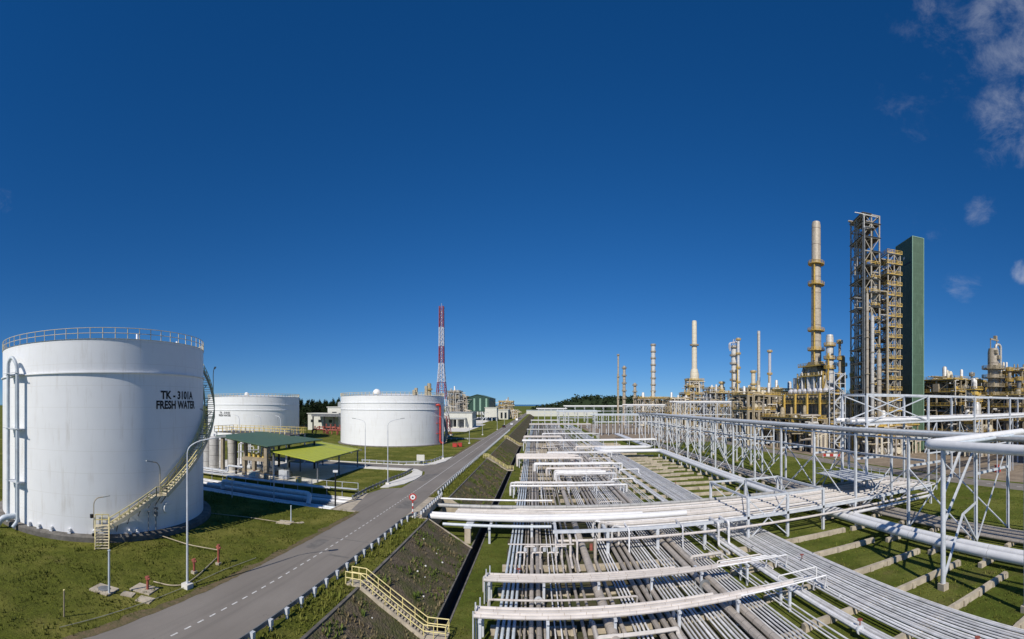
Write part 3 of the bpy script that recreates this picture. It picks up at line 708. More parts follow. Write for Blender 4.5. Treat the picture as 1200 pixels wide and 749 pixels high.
def embankment_stair(Y, label, wd=1.25):
    t = thing('embankment_stair', label, 'outdoor stair', (-14.9, Y, 0), 'stairs down the embankment')
    x0, x1, z1 = -14.2, -8.9, LOW + .35
    b = MB(); b.ext(-15.6, x0, Y - wd / 2, Y + wd / 2, -.25, .14); b.build('top_landing', MAT['concrete'], t)
    n = 20; b = MB()
    for i in range(n):
        xa = x0 + (x1 - x0) * i / n; xb = x0 + (x1 - x0) * (i + 1) / n; z = .14 + (z1 - .14) * (i + 1) / n
        b.ext(xa, xb + .05, Y - wd / 2, Y + wd / 2, z - .06, z)
    for s_ in (-1, 1):
        b.bar((x0, Y + s_ * (wd / 2 + .06), .02), (x1, Y + s_ * (wd / 2 + .06), z1 - .1), .14, .42)
    b.build('steps', MAT['concrete'], t)
    b = MB(); b.ext(x1, -7.1, Y - wd / 2 - .05, Y + wd / 2 + .05, z1 - .22, z1 - .03); b.build('bottom_landing', MAT['concrete'], t)
    for s_ in (-1, 1):
        yy = Y + s_ * (wd / 2 + .02); b = MB()
        pth = [(-15.55, yy, .14), (x0, yy, .14), (x1, yy, z1), (-7.15, yy, z1)]
        for dz in (1.0, .52):
            b.tube([(p[0], p[1], p[2] + dz) for p in pth], .042, 6, .12)
        for q in (-15.55, -14.9): b.cyl((q, yy, .1), (q, yy, 1.14), .04, n=6)
        for i in range(6):
            q = i / 5; b.cyl((x0 + (x1 - x0) * q, yy, .08 + (z1 - .14) * q), (x0 + (x1 - x0) * q, yy, 1.14 + (z1 - .14) * q), .04, n=6)
        for q in (-8.1, -7.15): b.cyl((q, yy, z1 - .1), (q, yy, z1 + 1.0), .04, n=6)
        if s_ > 0: pass
        b.build('handrail', MAT['stair_yellow'], t)
    b = MB()
    for dz in (1.0, .52): b.bar((-7.13, Y - wd / 2, z1 + dz), (-7.13, Y + wd / 2, z1 + dz), .07)
    b.build('handrail', MAT['stair_yellow'], t)
embankment_stair(34.0, 'nearest concrete stair with yellow handrails down the embankment')
embankment_stair(123.0, 'second yellow railed stair down the embankment, beyond the pipe bridge')
embankment_stair(196.0, 'farthest small yellow railed stair down the embankment')

def street_lamp(loc, ax, ay, label, h=12.3, reach=2.4, group='tall street lamps', shade=None):
    t = thing('street_lamp', label, 'street lamp', (*loc, 0), group); x, y = loc; k = h / 12.3
    b = MB(); b.box((x, y, .18), (.7, .7, .4)); b.build('footing', MAT['concrete_light'], t)
    b = MB(); b.cyl((x, y, .3), (x, y, h * .82), .10 * k ** .5, .07 * k ** .5, 10); b.build('pole', MAT['steel'], t, True)
    b = MB(); b.tube([(x, y, h * .8), (x, y, h * .93), (x + ax * reach * .35, y + ay * reach * .35, h * .975), (x + ax * reach, y + ay * reach, h)], .05, 8, 1.2); arm_ = b.build('arm', MAT['steel'], t, True)
    b = MB(); b.bar((x + ax * (reach - .1), y + ay * (reach - .1), h), (x + ax * (reach + .75), y + ay * (reach + .75), h + .12), .30, .14); b.build('lamp_head', MAT['grey_roof'], arm_)
    return t
street_lamp(P(219.5, 689), .75, .66, 'nearest tall street lamp, standing at the road in front of the big tank')
street_lamp(P(454.5, 568), .94, .33, 'street lamp on the pale near apron, in front of the white tank')
street_lamp(P(428, 548), -.94, -.33, 'street lamp on the lawn leaning its arm left in front of the white tank', 11.6)
street_lamp(P(519, 538), -.8, -.6, 'street lamp at the right edge of the white tank with red pipe', 12.0)
street_lamp(P(550, 520), .9, .4, 'slim street lamp between the white tank and the road', 9.5)
street_lamp(P(565.5, 510), .9, .4, 'far street lamp before the green raised shed', 11.0)
street_lamp((-24.9, 262), .9, .4, 'distant street lamp beside the far side road', 10.5)
street_lamp((-26, 330), .9, .4, 'most distant street lamp at the left of the road', 10)

def post(loc, h, r, m, name, label, cat, cap=None):
    t = thing(name, label, cat, (*loc, 0)); b = MB(); b.cyl((*loc, 0), (*loc, h), r, r * .92, 8); b.build('pole', MAT[m], t, True)
    b = MB(); b.cyl((*loc, h), (*loc, h + .07), r * 1.25, n=8); b.build('cap', MAT[cap or m], t, True); return t
post(P(127.8, 697), 3.45, .09, 'blue_pipe', 'marker_pole', 'pale green pole standing beside the square manhole slab', 'pole')
post(P(75, 723), 1.85, .06, 'tan_steel', 'marker_pole', 'short tan marker post alone on the lawn at lower left', 'pole', 'stair_yellow')
post(P(341, 612), 2.05, .07, 'blue_pipe', 'marker_pole', 'pale pole beside the small slab below the pipe trench', 'pole')
post(P(321, 589), 6.6, .09, 'steel', 'marker_pole', 'tall thin pole before the pipe trench near the green roofed shelter', 'pole')
post(P(272, 584), 3.2, .09, 'steel', 'marker_pole', 'pole before the pipe trench, left of the shelter', 'pole')
x, y = P(393, 593); t = thing('bollard_light', 'black post with a white floodlight on top beside the paved lay-by', 'post light', (x, y, 0))
b = MB(); b.cyl((x, y, 0), (x, y, 5.0), .13, .11, 8); b.build('pole', MAT['black'], t, True)
b = MB(); b.box((x, y, 5.12), (.7, .5, .28), .4); b.build('lamp_head', MAT['sign_white'], t)
# round sign on a striped post
x, y = P(483.7, 606.5); t = thing('road_sign', 'round red and white road sign on a red and white striped post', 'road sign', (x, y, 0))
for i in range(7):
    b = MB(); b.cyl((x, y, i * .38 - (.1 if i == 0 else 0)), (x, y, i * .38 + .379), .095, n=12); b.build('stripe', MAT['red' if i % 2 else 'sign_white'], t, True)
sx = Vector((-x, -y, 0)).normalized(); f_ = lambda k, z: (x + sx.x * k, y + sx.y * k, z)
b = MB(); b.cyl(f_(.09, 2.72), f_(.13, 2.72), .50, n=32); b.build('sign_rim', MAT['red'], t)
b = MB(); b.cyl(f_(.131, 2.72), f_(.139, 2.72), .33, n=32); b.build('sign_face', MAT['sign_white'], t)
b = MB(); tx, ty = -sx.y, sx.x
b.bar((x + sx.x * .142 - tx * .12, y + sx.y * .142 - ty * .12, 2.68), (x + sx.x * .142 + tx * .12, y + sx.y * .142 + ty * .12, 2.68), .012, .16); b.bar((x + sx.x * .142 - tx * .07, y + sx.y * .142 - ty * .07, 2.79), (x + sx.x * .142 + tx * .05, y + sx.y * .142 + ty * .05, 2.79), .012, .09)
b.build('sign_symbol', MAT['black'], t)
# hydrants, hoses, slabs on the lawn
def hydrant(loc, h, label, slab=False):
    x, y = loc; t = thing('fire_hydrant', label, 'fire hydrant', (x, y, 0), 'red fire hydrants on the lawn')
    b = MB(); b.cyl((x, y, .05), (x, y, h * .82), .11, n=10); sp_ = b.build('standpipe', MAT['red_dull'], t, True)
    b = MB(); b.cyl((x, y, h * .78), (x, y, h), .19, .14, n=10); b.cyl((x - .28, y, h * .86), (x + .28, y, h * .86), .08, n=8); b.build('valve_head', MAT['red_dull'], sp_, True)
    b = MB(); b.box((x, y, .1), (.42, .42, .26)) if not slab else b.box((x - .3, y - .1, .04), (1.9, 1.5, .12), .3); b.build('base', MAT['concrete'], t)
    return t
hydrant(P(173, 692), 1.15, 'red hydrant standing on a pale concrete slab', True)
hydrant(P(227.5, 672), 1.3, 'short red hydrant on the grass behind the nearest street lamp')
hydrant(P(256, 662), 1.9, 'tall red hydrant nearest the road, right of the nearest street lamp')
x, y = P(122, 692); t = thing('manhole', 'square concrete manhole slab with dark round lid on the lawn', 'manhole', (x, y, 0))
b = MB(); b.box((x, y, .06), (1.9, 1.5, .16), .35); b.build('slab', MAT['concrete'], t); b = MB(); b.cyl((x, y, .14), (x, y, .19), .5, n=20); b.build('lid', MAT['steel_dark'], t)
for (px_, py_, w_, d_, ang, lab) in ((150, 697, 1.0, .8, .5, 'small worn paving slab between manhole and hydrant slab'), (170, 703.5, 1.2, 1.0, .4, 'stained paving slab below the hydrant slab'), (334, 612.5, 1.9, 1.6, .2, 'small concrete slab beside the pale pole below the pipe trench'), (352, 613, .9, .5, .9, 'narrow drain cover at the end of the lawn path')):
    x, y = P(px_, py_); b = MB(); b.box((x, y, .03), (w_, d_, .1), ang); b.box((x, y, .085), (w_ * .7, d_ * .6, .02), ang); tag(b.build('paving_slab', MAT['concrete']), lab, 'paving slab')
def ground_line(pts, r, m, name, label, cat, z=.1):
    b = MB(); b.tube([(*P(*p), z + (p[2] if len(p) > 2 else 0)) if False else (*P(p[0], p[1]), z) for p in pts], r, 6, .8); tag(b.build(name, MAT[m], None, True), label, cat)
ground_line([(180, 683), (200, 688), (217, 687), (232, 676), (254, 655)], .055, 'hose', 'fire_hose', 'pale hose running from the slab hydrant past the lamp to the tall hydrant', 'hose')
ground_line([(186, 630), (222, 642), (255, 648)], .05, 'hose', 'fire_hose', 'pale hose from the big tank to the tall hydrant', 'hose', .3)
ground_line([(70, 737), (120, 724), (175, 706), (225, 686), (262, 669), (300, 655)], .028, 'rope', 'ground_cable', 'cable lying along the grass above the road edge', 'cable')
ground_line([(245, 602), (290, 607), (330, 613), (352, 614)], .05, 'hose', 'ground_cable', 'pale line across the lawn in front of the pipe trench', 'cable')
x, y = P(493, 545); t = thing('notice_board', 'small white notice board behind the guardrail of the side road', 'sign', (x, y, 0))
b = MB()
for s_ in (-.7, .7): b.cyl((x + s_, y, 0), (x + s_, y, 2.6), .06, n=6)
b.build('leg', MAT['steel'], t); b = MB(); b.box((x, y - .08, 1.8), (2.0, .07, 1.5)); b.build('panel', MAT['cream'], t)
for (px_, py_, lab) in ((539, 524, 'red fire box on the lawn right of the white tank'), (533, 524.5, 'smaller red box beside the fire box on the lawn')):
    x, y = P(px_, py_); t = thing('fire_box', lab, 'fire box', (x, y, 0)); b = MB(); b.box((x, y, .85), (1.5, .8, 1.3)); b.build('cabinet', MAT['red'], t); b = MB(); b.box((x, y, 1.56), (1.7, 1.0, .12)); b.build('roof', MAT['red_dull'], t)
    b = MB(); [b.box((x + s_, y, .1), (.12, .5, .2)) for s_ in (-.5, .5)]; b.build('leg', MAT['steel_dark'], t)
r_ = random.Random(77)
for i in range(16):
    Yq = r_.uniform(26, 55); X_ = r_.uniform(-13.8, -9.4); z = slope_z(X_, Yq); s_ = r_.uniform(.06, .13)
    b = MB(); b.lathe((X_, Yq, z), [(.01, 0), (s_, .02), (s_ * .8, s_), (.01, s_ * 1.2)], 7); tag(b.build('pale_stone', MAT['litter']), 'small pale stone lying among weeds on the near embankment', 'stone', 'pale stones on the near embankment')

# ================================================================== PIPE TRENCH AND PUMP STATION
def pipe(path, dia, m, label, group=None, n=8, bend=None, name='pipe', cat='pipe'):
    b = MB(); b.tube(path, dia / 2, n, bend); return tag(b.build(name, MAT[m], None, True), label, cat, group)
for i, (y_, d_, m_) in enumerate(((59.3, .7, 'loop_pipe'), (60.7, .6, 'blue_pipe'), (62.1, .4, 'steel_dark'), (63.4, .4, 'grey_x'), (64.8, .6, 'loop_pipe'), (66.1, .35, 'grey_x'), (67.2, .3, 'white_pipe'), (68.2, .3, 'white_pipe'))):
    pipe([(-92, y_, -.75), (-62, y_, -.75), (-15.9, y_, -.95 if y_ < 62 else -.85)], d_, m_, ['nearest thick pale pipe in the trench before the pump shelter', 'second thick pale pipe in the trench before the pump shelter', 'dark narrow pipe in the middle of the trench', 'grey clad pipe in the middle of the trench', 'thick pale pipe in the far half of the trench', 'grey pipe in the far half of the trench', 'slim white pipe near the far trench wall', 'slim white pipe against the far trench wall'][i], 'pipes in the trench', 10)
pipe([(-53, 61.2, -.3), (-53, 61.2, 1.05), (-34.2, 60.3, 1.05), (-34.2, 59.6, -.4)], .75, 'blue_pipe', 'raised pale pipe bending down into the trench at its right end', None, 12, 1.0)
pipe([(-56.5, 66.5, -1.6), (-56.5, 66.5, .9), (-34, 66.8, .9)], .32, 'white_pipe', 'white pipe raised above the far edge of the trench', None)
for X_ in range(-90, -29, 5):
    b = MB(); b.ext(X_ - .2, X_ + .2, 58.2, 68.6, -1.62, -1.16); tag(b.build('pipe_sleeper', MAT['concrete']), 'low concrete sleeper under the pipes in the trench', 'pipe support', 'sleepers in the trench')
t = thing('walkway', 'narrow steel walkway with rail crossing above the far edge of the trench', 'walkway', (-45, 69, 0))
b = MB(); b.ext(-72, -30, 68.6, 69.4, .55, .63); b.build('deck', MAT['steel'], t); b = MB()
for X_ in range(-72, -29, 3): b.ext(X_ - .04, X_ + .04, 69.3, 69.38, -1.6, 1.6)
b.bar((-72, 69.34, 1.6), (-30, 69.34, 1.6), .06); b.build('handrail', MAT['steel'], t)

def roof_slab(mb, pts, th): mb.add([(p[0], p[1], p[2] - th) for p in pts] + list(pts), [(3, 2, 1, 0), (4, 5, 6, 7), (0, 1, 5, 4), (1, 2, 6, 5), (2, 3, 7, 6), (3, 0, 4, 7)])
t = thing('pump_shelter', 'open pump shelter with a sloping dark green sheet roof', 'shelter', (-56.5, 80, 0))
b = MB(); roof_slab(b, [(-63.6, 71.2, 8.35), (-50.0, 71.2, 6.75), (-49.0, 92.5, 6.75), (-63.6, 88.5, 8.35)], .16); b.build('roof', MAT['green_roof'], t)
for (x, y, m_) in ((-62.3, 72, 'beige'), (-58.6, 72, 'black'), (-50.9, 72, 'beige'), (-62.3, 80, 'beige'), (-50.6, 80, 'black'), (-62, 87, 'beige'), (-56, 88.5, 'black'), (-50.2, 90.4, 'black'), (-53.2, 80, 'black')):
    zt = 8.35 - (x + 63.6) / 13.6 * 1.6 - .2; s_ = .7 if m_ == 'beige' else .34
    b = MB(); b.ext(x - s_ / 2, x + s_ / 2, y - s_ / 2, y + s_ / 2, 0, zt); b.build('column', MAT[m_], t)
b = MB()
for y in (72, 76, 80, 84, 88): b.bar((-63.4, y, 8.1), (-50, y, 6.5), .18, .34)
for x in (-62, -58, -54, -50.6): b.bar((x, 71.5, 8.05 - (x + 63.6) * .1177), (x, 89, 8.05 - (x + 63.6) * .1177), .14, .26)
b.build('rafter', MAT['steel_dark'], t)
t = thing('lime_shelter', 'lower open shelter with a bright lime green sloping roof', 'shelter', (-45, 84, 0))
b = MB(); roof_slab(b, [(-50.6, 72.6, 5.75), (-40.2, 72.6, 4.35), (-41.6, 97.5, 4.35), (-52.0, 97.5, 5.75)], .14); b.build('roof', MAT['lime_roof'], t)
for (x, y) in ((-50.0, 73.2), (-40.6, 74.4), (-41.2, 85), (-41.9, 96.5), (-50.8, 85), (-51.2, 96.5)):
    b = MB(); b.cyl((x, y, 0), (x, y, 5.5 - (x + 50.6) * .132), .17, n=8); b.build('column', MAT['steel_dark'], t)
b = MB()
for y in (74, 80, 85, 91, 96.5): b.bar((-51.4, y, 5.62), (-40.8, y, 4.18), .14, .26)
b.bar((-40.8, 73, 4.1), (-41.9, 97, 4.1), .12, .26); b.bar((-50.4, 73, 5.4), (-51.6, 97, 5.4), .12, .26); b.build('rafter', MAT['steel_dark'], t)
def pump(x, y, rz, lab):
    t = thing('pump_set', lab, 'pump', (x, y, 0), 'pump sets under the shelter')
    b = MB(); b.box((x, y, .35), (3.4, 1.3, .7), rz); b.build('plinth', MAT['concrete'], t)
    c_, s_ = math.cos(rz), math.sin(rz)
    b = MB(); b.cyl((x - 1.3 * c_, y - 1.3 * s_, 1.25), (x + .1 * c_, y + .1 * s_, 1.25), .5, n=14); b.build('motor', MAT['blue_pipe'], t, True)
    b = MB(); b.cyl((x + .5 * c_, y + .5 * s_, 1.15), (x + 1.2 * c_, y + 1.2 * s_, 1.15), .6, .45, n=14); b.tube([(x + .85 * c_, y + .85 * s_, 1.4), (x + .85 * c_, y + .85 * s_, 3.0), (x + .85 * c_, y + 3.0, 3.0)], .18, 8, .5); b.build('casing', MAT['steel'], t, True)
for i, lab in enumerate(('pump set nearest the silver vessels under the green roof', 'second pump set under the green roof', 'third pump set under the green roof', 'pump set nearest the lime roof')): pump(-60.3 + i * 3.0, 77.5 + (i % 2) * 1.5, .25, lab)
t = thing('concrete_portal', 'beige concrete pump portal under the front of the green roof', 'concrete frame', (-54, 73.4, 0))
b = MB()
for x in (-57.4, -54.8, -51.9): b.ext(x - .35, x + .35, 72.9, 73.7, 0, 3.4)
b.build('column', MAT['beige'], t); b = MB(); b.ext(-57.8, -51.5, 72.8, 76.2, 3.4, 4.0); b.build('beam', MAT['beige'], t)
b = MB()
for k in range(5): b.cyl((-57 + k * 1.2, 74.5, 4.0), (-57 + k * 1.2, 74.5, 4.9), .3, n=8)
b.build('valve', MAT['yellow'], t)
x, y = -53.4, 71.4; t = thing('plastic_tank', 'pale square tote tank between the beige pump columns', 'tank', (x, y, 0)); b = MB(); b.box((x, y, .9), (1.7, 1.5, 1.5)); b.build('container', MAT['cream'], t); b = MB(); b.cyl((x, y, 1.65), (x, y, 1.8), .25, n=10); b.build('lid', MAT['red_dull'], t); b = MB(); b.box((x, y, .08), (1.8, 1.6, .15)); b.build('pallet', MAT['beige'], t)
x, y = -48.3, 74.5; t = thing('switch_cabinet', 'grey electrical cabinet between the two shelters', 'cabinet', (x, y, 0)); b = MB(); b.box((x, y, 1.0), (1.9, 1.0, 1.7)); b.build('cabinet_body', MAT['steel'], t); b = MB(); b.box((x, y, .08), (2.0, 1.1, .16)); b.build('plinth', MAT['concrete'], t)
x, y = -44.1, 73.2; t = thing('fire_bin', 'small yellow box at the front of the lime shelter', 'box', (x, y, 0)); b = MB(); b.box((x, y, .5), (.9, .7, 1.0)); b.build('box_body', MAT['yellow'], t); b = MB(); b.box((x, y, 1.04), (1.0, .8, .08)); b.build('lid', MAT['tan_steel'], t)
def vessel(x, y, z0, h, dia, m, label, name='process_vessel', cat='vessel', group=None, cone=.35, legs=True):
    t = thing(name, label, cat, (x, y, z0), group); r = dia / 2
    b = MB(); b.lathe((x, y, z0), [(r * .98, 0), (r, .05), (r, h - r * cone), (r * .8, h - r * cone * .35), (.02, h)], 24); b.build('vessel_shell', MAT[m], t, True)
    return t
for (x, y, h, d_, lab) in ((-66.6, 74, 7.9, 2.3, 'tall ribbed silver vessel left of the pump shelter'), (-69.3, 74.6, 7.9, 2.2, 'silver vessel beside the big tank edge'), (-64.4, 77.5, 7.6, 1.9, 'shaded silver vessel just behind the green roof corner')):
    t = vessel(x, y, 0, h, d_, 'silver', lab, group='silver vessels by the pump shelter')
    b = MB(); b.cyl((x, y, h - .1), (x, y, h + .5), .25, n=8); b.build('nozzle', MAT['steel'], t)
def railing(mb, x0, x1, y0, y1, z, h=1.15, step=1.8, th=.07, sides='nsew'):
    segs = []
    if 's' in sides: segs.append(((x0, y0), (x1, y0)))
    if 'n' in sides: segs.append(((x0, y1), (x1, y1)))
    if 'w' in sides: segs.append(((x0, y0), (x0, y1)))
    if 'e' in sides: segs.append(((x1, y0), (x1, y1)))
    for p, q in segs:
        L = math.hypot(q[0] - p[0], q[1] - p[1]); n = max(1, round(L / step))
        for i in range(n + 1): mb.ext(p[0] + (q[0] - p[0]) * i / n - th / 2, p[0] + (q[0] - p[0]) * i / n + th / 2, p[1] + (q[1] - p[1]) * i / n - th / 2, p[1] + (q[1] - p[1]) * i / n + th / 2, z, z + h)
        for zz in (z + h * .52, z + h): mb.bar((*p, zz), (*q, zz), th)
t = thing('valve_platform', 'steel platform with yellow railings behind the green roofed shelter', 'platform', (-66, 92, 0))
b = MB(); b.ext(-80, -56, 89, 97, 7.5, 7.7); b.build('deck', MAT['grate'], t)
b = MB(); railing(b, -80, -56, 89, 97, 7.7, 1.5, 1.5, .1); b.build('railing', MAT['yellow'], t)
for x in (-79.5, -74, -68, -62, -56.5):
    for y in (89.3, 96.7):
        b = MB(); b.ext(x - .15, x + .15, y - .15, y + .15, 0, 7.5); b.build('column', MAT['steel'], t)
for i, x in enumerate((-77, -72.5, -70, -64.5, -60)):
    b = MB(); b.tube([(x, 88, 0), (x, 88, 5.5 + i % 2), (x, 93, 5.5 + i % 2), (x, 93, 8.6)], .22, 8, .6); b.build('pipe', MAT['steel' if i % 2 else 'white_pipe'], t, True)
for i, x in enumerate((-73, -66, -60)):
    b = MB(); b.tube([(x, 91, 7.7), (x, 91, 11.2), (x - .4, 91, 12.0), (x - 1.6, 91, 12.2)], .07, 6, .5); b.build('lamp_post', MAT['steel'], t)
pipe([(-74, 72.2, .9), (-60, 71, .9), (-60, 71, 2.2), (-56, 71, 2.2)], .4, 'steel', 'grey pipe run on the paving before the silver vessels', None)
pipe([(-74, 70.9, .6), (-52, 70.3, .6)], .3, 'white_pipe', 'white pipe on the paving at the front of the pump shelter', None)
for i in range(8): pipe([(-69 + i * 1.5, 83 + (i % 3), .2), (-69 + i * 1.5, 83 + (i % 3), 3.4 + (i * 7 % 4) * .7), (-67.5 + i * 1.5, 86, 3.4 + (i * 7 % 4) * .7), (-67.5 + i * 1.5, 86, .2)], .34, ['steel', 'white_pipe', 'silver'][i % 3], 'bent riser pipe standing in the shade behind the pumps', 'riser pipes behind the pumps', 7)

# ================================================================== FAR LEFT: buildings, mast, trees, cars
def building(name, label, cat, x0, x1, y0, y1, h, wall, roof, z0=0.0, over=.5, windows=(), fac='s', cols=0):
    t = thing(name, label, cat, (x0, y0, z0))
    b = MB(); b.ext(x0, x1, y0, y1, z0, z0 + h); b.build('wall', MAT[wall], t)
    b = MB(); b.ext(x0 - over, x1 + over, y0 - over, y1 + over, z0 + h, z0 + h + .4); b.build('roof', MAT[roof], t)
    for (a, w_, zb, hh) in windows:
        b = MB(); b.ext(a, a + w_, y0 - .06, y0 + .02, z0 + zb, z0 + zb + hh); b.build('window' if zb > .2 else 'door', MAT['glass' if zb > .2 else 'steel_dark'], t)
    return t
building('control_building', 'cream building with a set back upper block, left of the white tank', 'building', -131, -111, 228, 238, 9.5, 'cream', 'cream', windows=[(-129, 2, 4.5, 1.6), (-124, 2, 4.5, 1.6), (-117, 2, 4.5, 1.6)])
building('control_building', 'taller cream block with rooftop units behind the dark canopy', 'building', -124, -90, 240, 252, 13.2, 'cream', 'cream', windows=[(-121, 3, 9, 1.5)])
t = thing('canopy', 'dark flat canopy in front of the cream building', 'canopy', (-115, 222, 0)); b = MB(); b.ext(-123, -98, 218, 227, 8.2, 9.4); b.build('roof', MAT['steel_dark'], t)
for x in (-122.3, -115, -109, -99):
    b = MB(); b.ext(x - .3, x + .3, 218.4, 219, 0, 8.2); b.build('column', MAT['black'], t)
for (x, y, d_, lab) in ((-116.5, 245, 2.8, 'grey round cooling unit on the cream block roof'), (-107, 246, 2.2, 'smaller roof unit on the cream block')):
    b = MB(); b.lathe((x, y, 13.6), [(d_, 0), (d_, 2.6), (d_ * .7, 3.1), (.02, 3.2)], 16); tag(b.build('cooling_unit', MAT['grey_roof'], None, True), lab, 'roof unit')
for i, (x, y) in enumerate(((-106, 196), (-101, 199), (-96, 194), (-90, 192))):
    t = thing('valve_skid', ['red valve skid nearest the green roof', 'second red valve skid behind the shelters', 'third red valve skid behind the shelters', 'red valve skid nearest the white tank'][i], 'valve skid', (x, y, 0), 'red valve skids between the tanks')
    b = MB(); b.tube([(x - 4, y, .4), (x - 4, y, 2.4 + i % 2), (x + 4, y, 2.4 + i % 2), (x + 4, y, .4)], .4, 8, 1); b.tube([(x - 2, y, .4), (x - 2, y + 1, 3.6), (x + 3, y + 1, 3.6)], .3, 8, 1); b.build('pipe', MAT['red_dull'], t, True)
    b = MB(); [b.cyl((x + k, y, 2.4 + i % 2), (x + k, y, 4.2 + i % 2), .35, n=8) for k in (-2.5, 0, 2.5)]; b.build('valve', MAT['red_dull'], t)
b = MB(); b.ext(-240, -140, 259.8, 260.2, 0, 5); tag(b.build('boundary_wall', MAT['blue_pipe']), 'long pale wall in front of the dark trees', 'wall')
building('substation', 'low white substation with dark openings beside the mast foot', 'building', -62.5, -43, 282, 300, 9.6, 'cream', 'grey_roof', windows=[(-60, 4, 0, 5.2), (-55, 2.2, .5, 4.6), (-51.5, 4, 0, 5.2)])
t = thing('canopy', 'grey canopy along the front of the white substation', 'canopy', (-55, 278, 0)); b = MB(); b.ext(-63, -46.5, 276.5, 281.6, 5.6, 6.4); b.build('roof', MAT['grey_roof'], t)
for x in (-62.5, -57.5, -52, -47):
    b = MB(); b.ext(x - .35, x + .35, 276.8, 277.4, 0, 5.6); b.build('column', MAT['cream'], t)
building('utility_building', 'small pale square building raised beside the road, before the green shed', 'building', -49, -38.2, 398, 410, 8.5, 'cream', 'cream', z0=3.5)
t = thing('support_frame', 'short steel legs under the small pale square building', 'frame', (-44, 398.8, 0)); b = MB(); [b.ext(x, x + .6, 398.5, 399, 0, 3.5) for x in (-48.6, -43, -39)]; b.build('leg', MAT['steel'], t)
building('utility_building', 'low pale building with dark slots behind the small square one', 'building', -45, -31, 440, 470, 9.5, 'cream', 'cream', windows=[(-43, 2, 1, 6), (-38.5, 2, 1, 6), (-34.5, 2, 1, 6)])
# green shed on legs
t = thing('raised_shed', 'large dark green sheet clad shed with gable roof raised on legs', 'building', (-57, 415, 0))
gx0, gx1, gy0, gy1 = -69, -46.5, 410, 470
b = MB(); b.ext(gx0, gx1, gy0, gy1, 8.2, 21.0); b.add([(gx0, gy0, 21), (gx1, gy0, 21), ((gx0 + gx1) / 2, gy0, 24.2), (gx0, gy1, 21), (gx1, gy1, 21), ((gx0 + gx1) / 2, gy1, 24.2)], [(0, 1, 2), (5, 4, 3)]); b.build('wall', MAT['green_dark'], t)
b = MB(); mx_ = (gx0 + gx1) / 2
roof_slab(b, [(gx0 - .6, gy0 - .6, 21.0), (mx_, gy0 - .6, 24.5), (mx_, gy1 + .6, 24.5), (gx0 - .6, gy1 + .6, 21.0)], .2); roof_slab(b, [(mx_, gy0 - .6, 24.5), (gx1 + .6, gy0 - .6, 21.0), (gx1 + .6, gy1 + .6, 21.0), (mx_, gy1 + .6, 24.5)], .2); b.build('roof', MAT['green_roof'], t)
for x in (gx0 + 2.2, gx0 + 8.5, gx0 + 14, gx0 + 19.8):
    b = MB(); b.ext(x - .8, x + .8, gy0 - .08, gy0 + .02, 9.2, 20.6); b.build('light_strip', MAT['green_trim'], t)
for x in (gx0 + .5, gx0 + 7.5, gx0 + 15, gx1 - .5):
    for y in (gy0 + .5, gy0 + 20, gy0 + 40, gy1 - .5):
        b = MB(); b.ext(x - .5, x + .5, y - .5, y + .5, 0, 8.2); b.build('leg', MAT['steel_dark'], t)
b = MB(); b.bar((gx1 - .5, gy0, 0), (gx1 - 7, gy0, 8), .5); b.bar((gx1 - 7, gy0, 0), (gx1 - .5, gy0, 8), .5); b.build('brace', MAT['blue_pipe'], t)
# communications mast
mx0, my0 = P(517.5, 511); t = thing('radio_mast', 'tall red and white lattice radio mast behind the white tank', 'mast', (mx0, my0, 0))
mh = 61.5; zs = [0, 9.5, 17.5, 25.5, 34.5, 42.5, 51.5, 61.5]
def hw(z): return 4.0 - 2.9 * min(1, z / 34) ** .8 if z < 34.5 else 1.1 - .15 * (z - 34.5) / 27
for i in range(7):
    z0, z1 = zs[i], zs[i + 1]; b = MB(); n = max(2, int((z1 - z0) / (3.2 if i < 3 else 2.2)))
    cs = lambda z: [(mx0 + sx_ * hw(z), my0 + sy_ * hw(z), z) for sx_, sy_ in ((-1, -1), (1, -1), (1, 1), (-1, 1))]
    for k in range(n):
        za, zb = z0 + (z1 - z0) * k / n, z0 + (z1 - z0) * (k + 1) / n; A_, B_ = cs(za), cs(zb)
        for j in range(4):
            b.bar(A_[j], B_[j], .30); b.bar(A_[j], B_[(j + 1) % 4], .15); b.bar(A_[(j + 1) % 4], B_[j], .15); b.bar(B_[j], B_[(j + 1) % 4], .15)
    b.build('lattice_section', MAT['mast_red' if i % 2 == 0 else 'mast_white'], t)
b = MB(); b.ext(mx0 - .2, mx0 + .2, my0 - .2, my0 + .2, 0, 60); b.build('ladder', MAT['mast_white'], t)
b = MB(); b.cyl((mx0, my0, 61), (mx0, my0, 63), .08, n=6); [b.cyl((mx0 + sx_ * 1.2, my0, 52 + k * 3), (mx0 + sx_ * 1.2, my0, 54.4 + k * 3), .16, n=6) for k in range(3) for sx_ in (-1, 1)]; b.build('antenna', MAT['mast_white'], t)
b = MB(); [b.box((mx0 + sx_ * 4, my0 + sy_ * 4, .3), (1.4, 1.4, .8)) for sx_ in (-1, 1) for sy_ in (-1, 1)]; b.build('footing', MAT['concrete_light'], t)
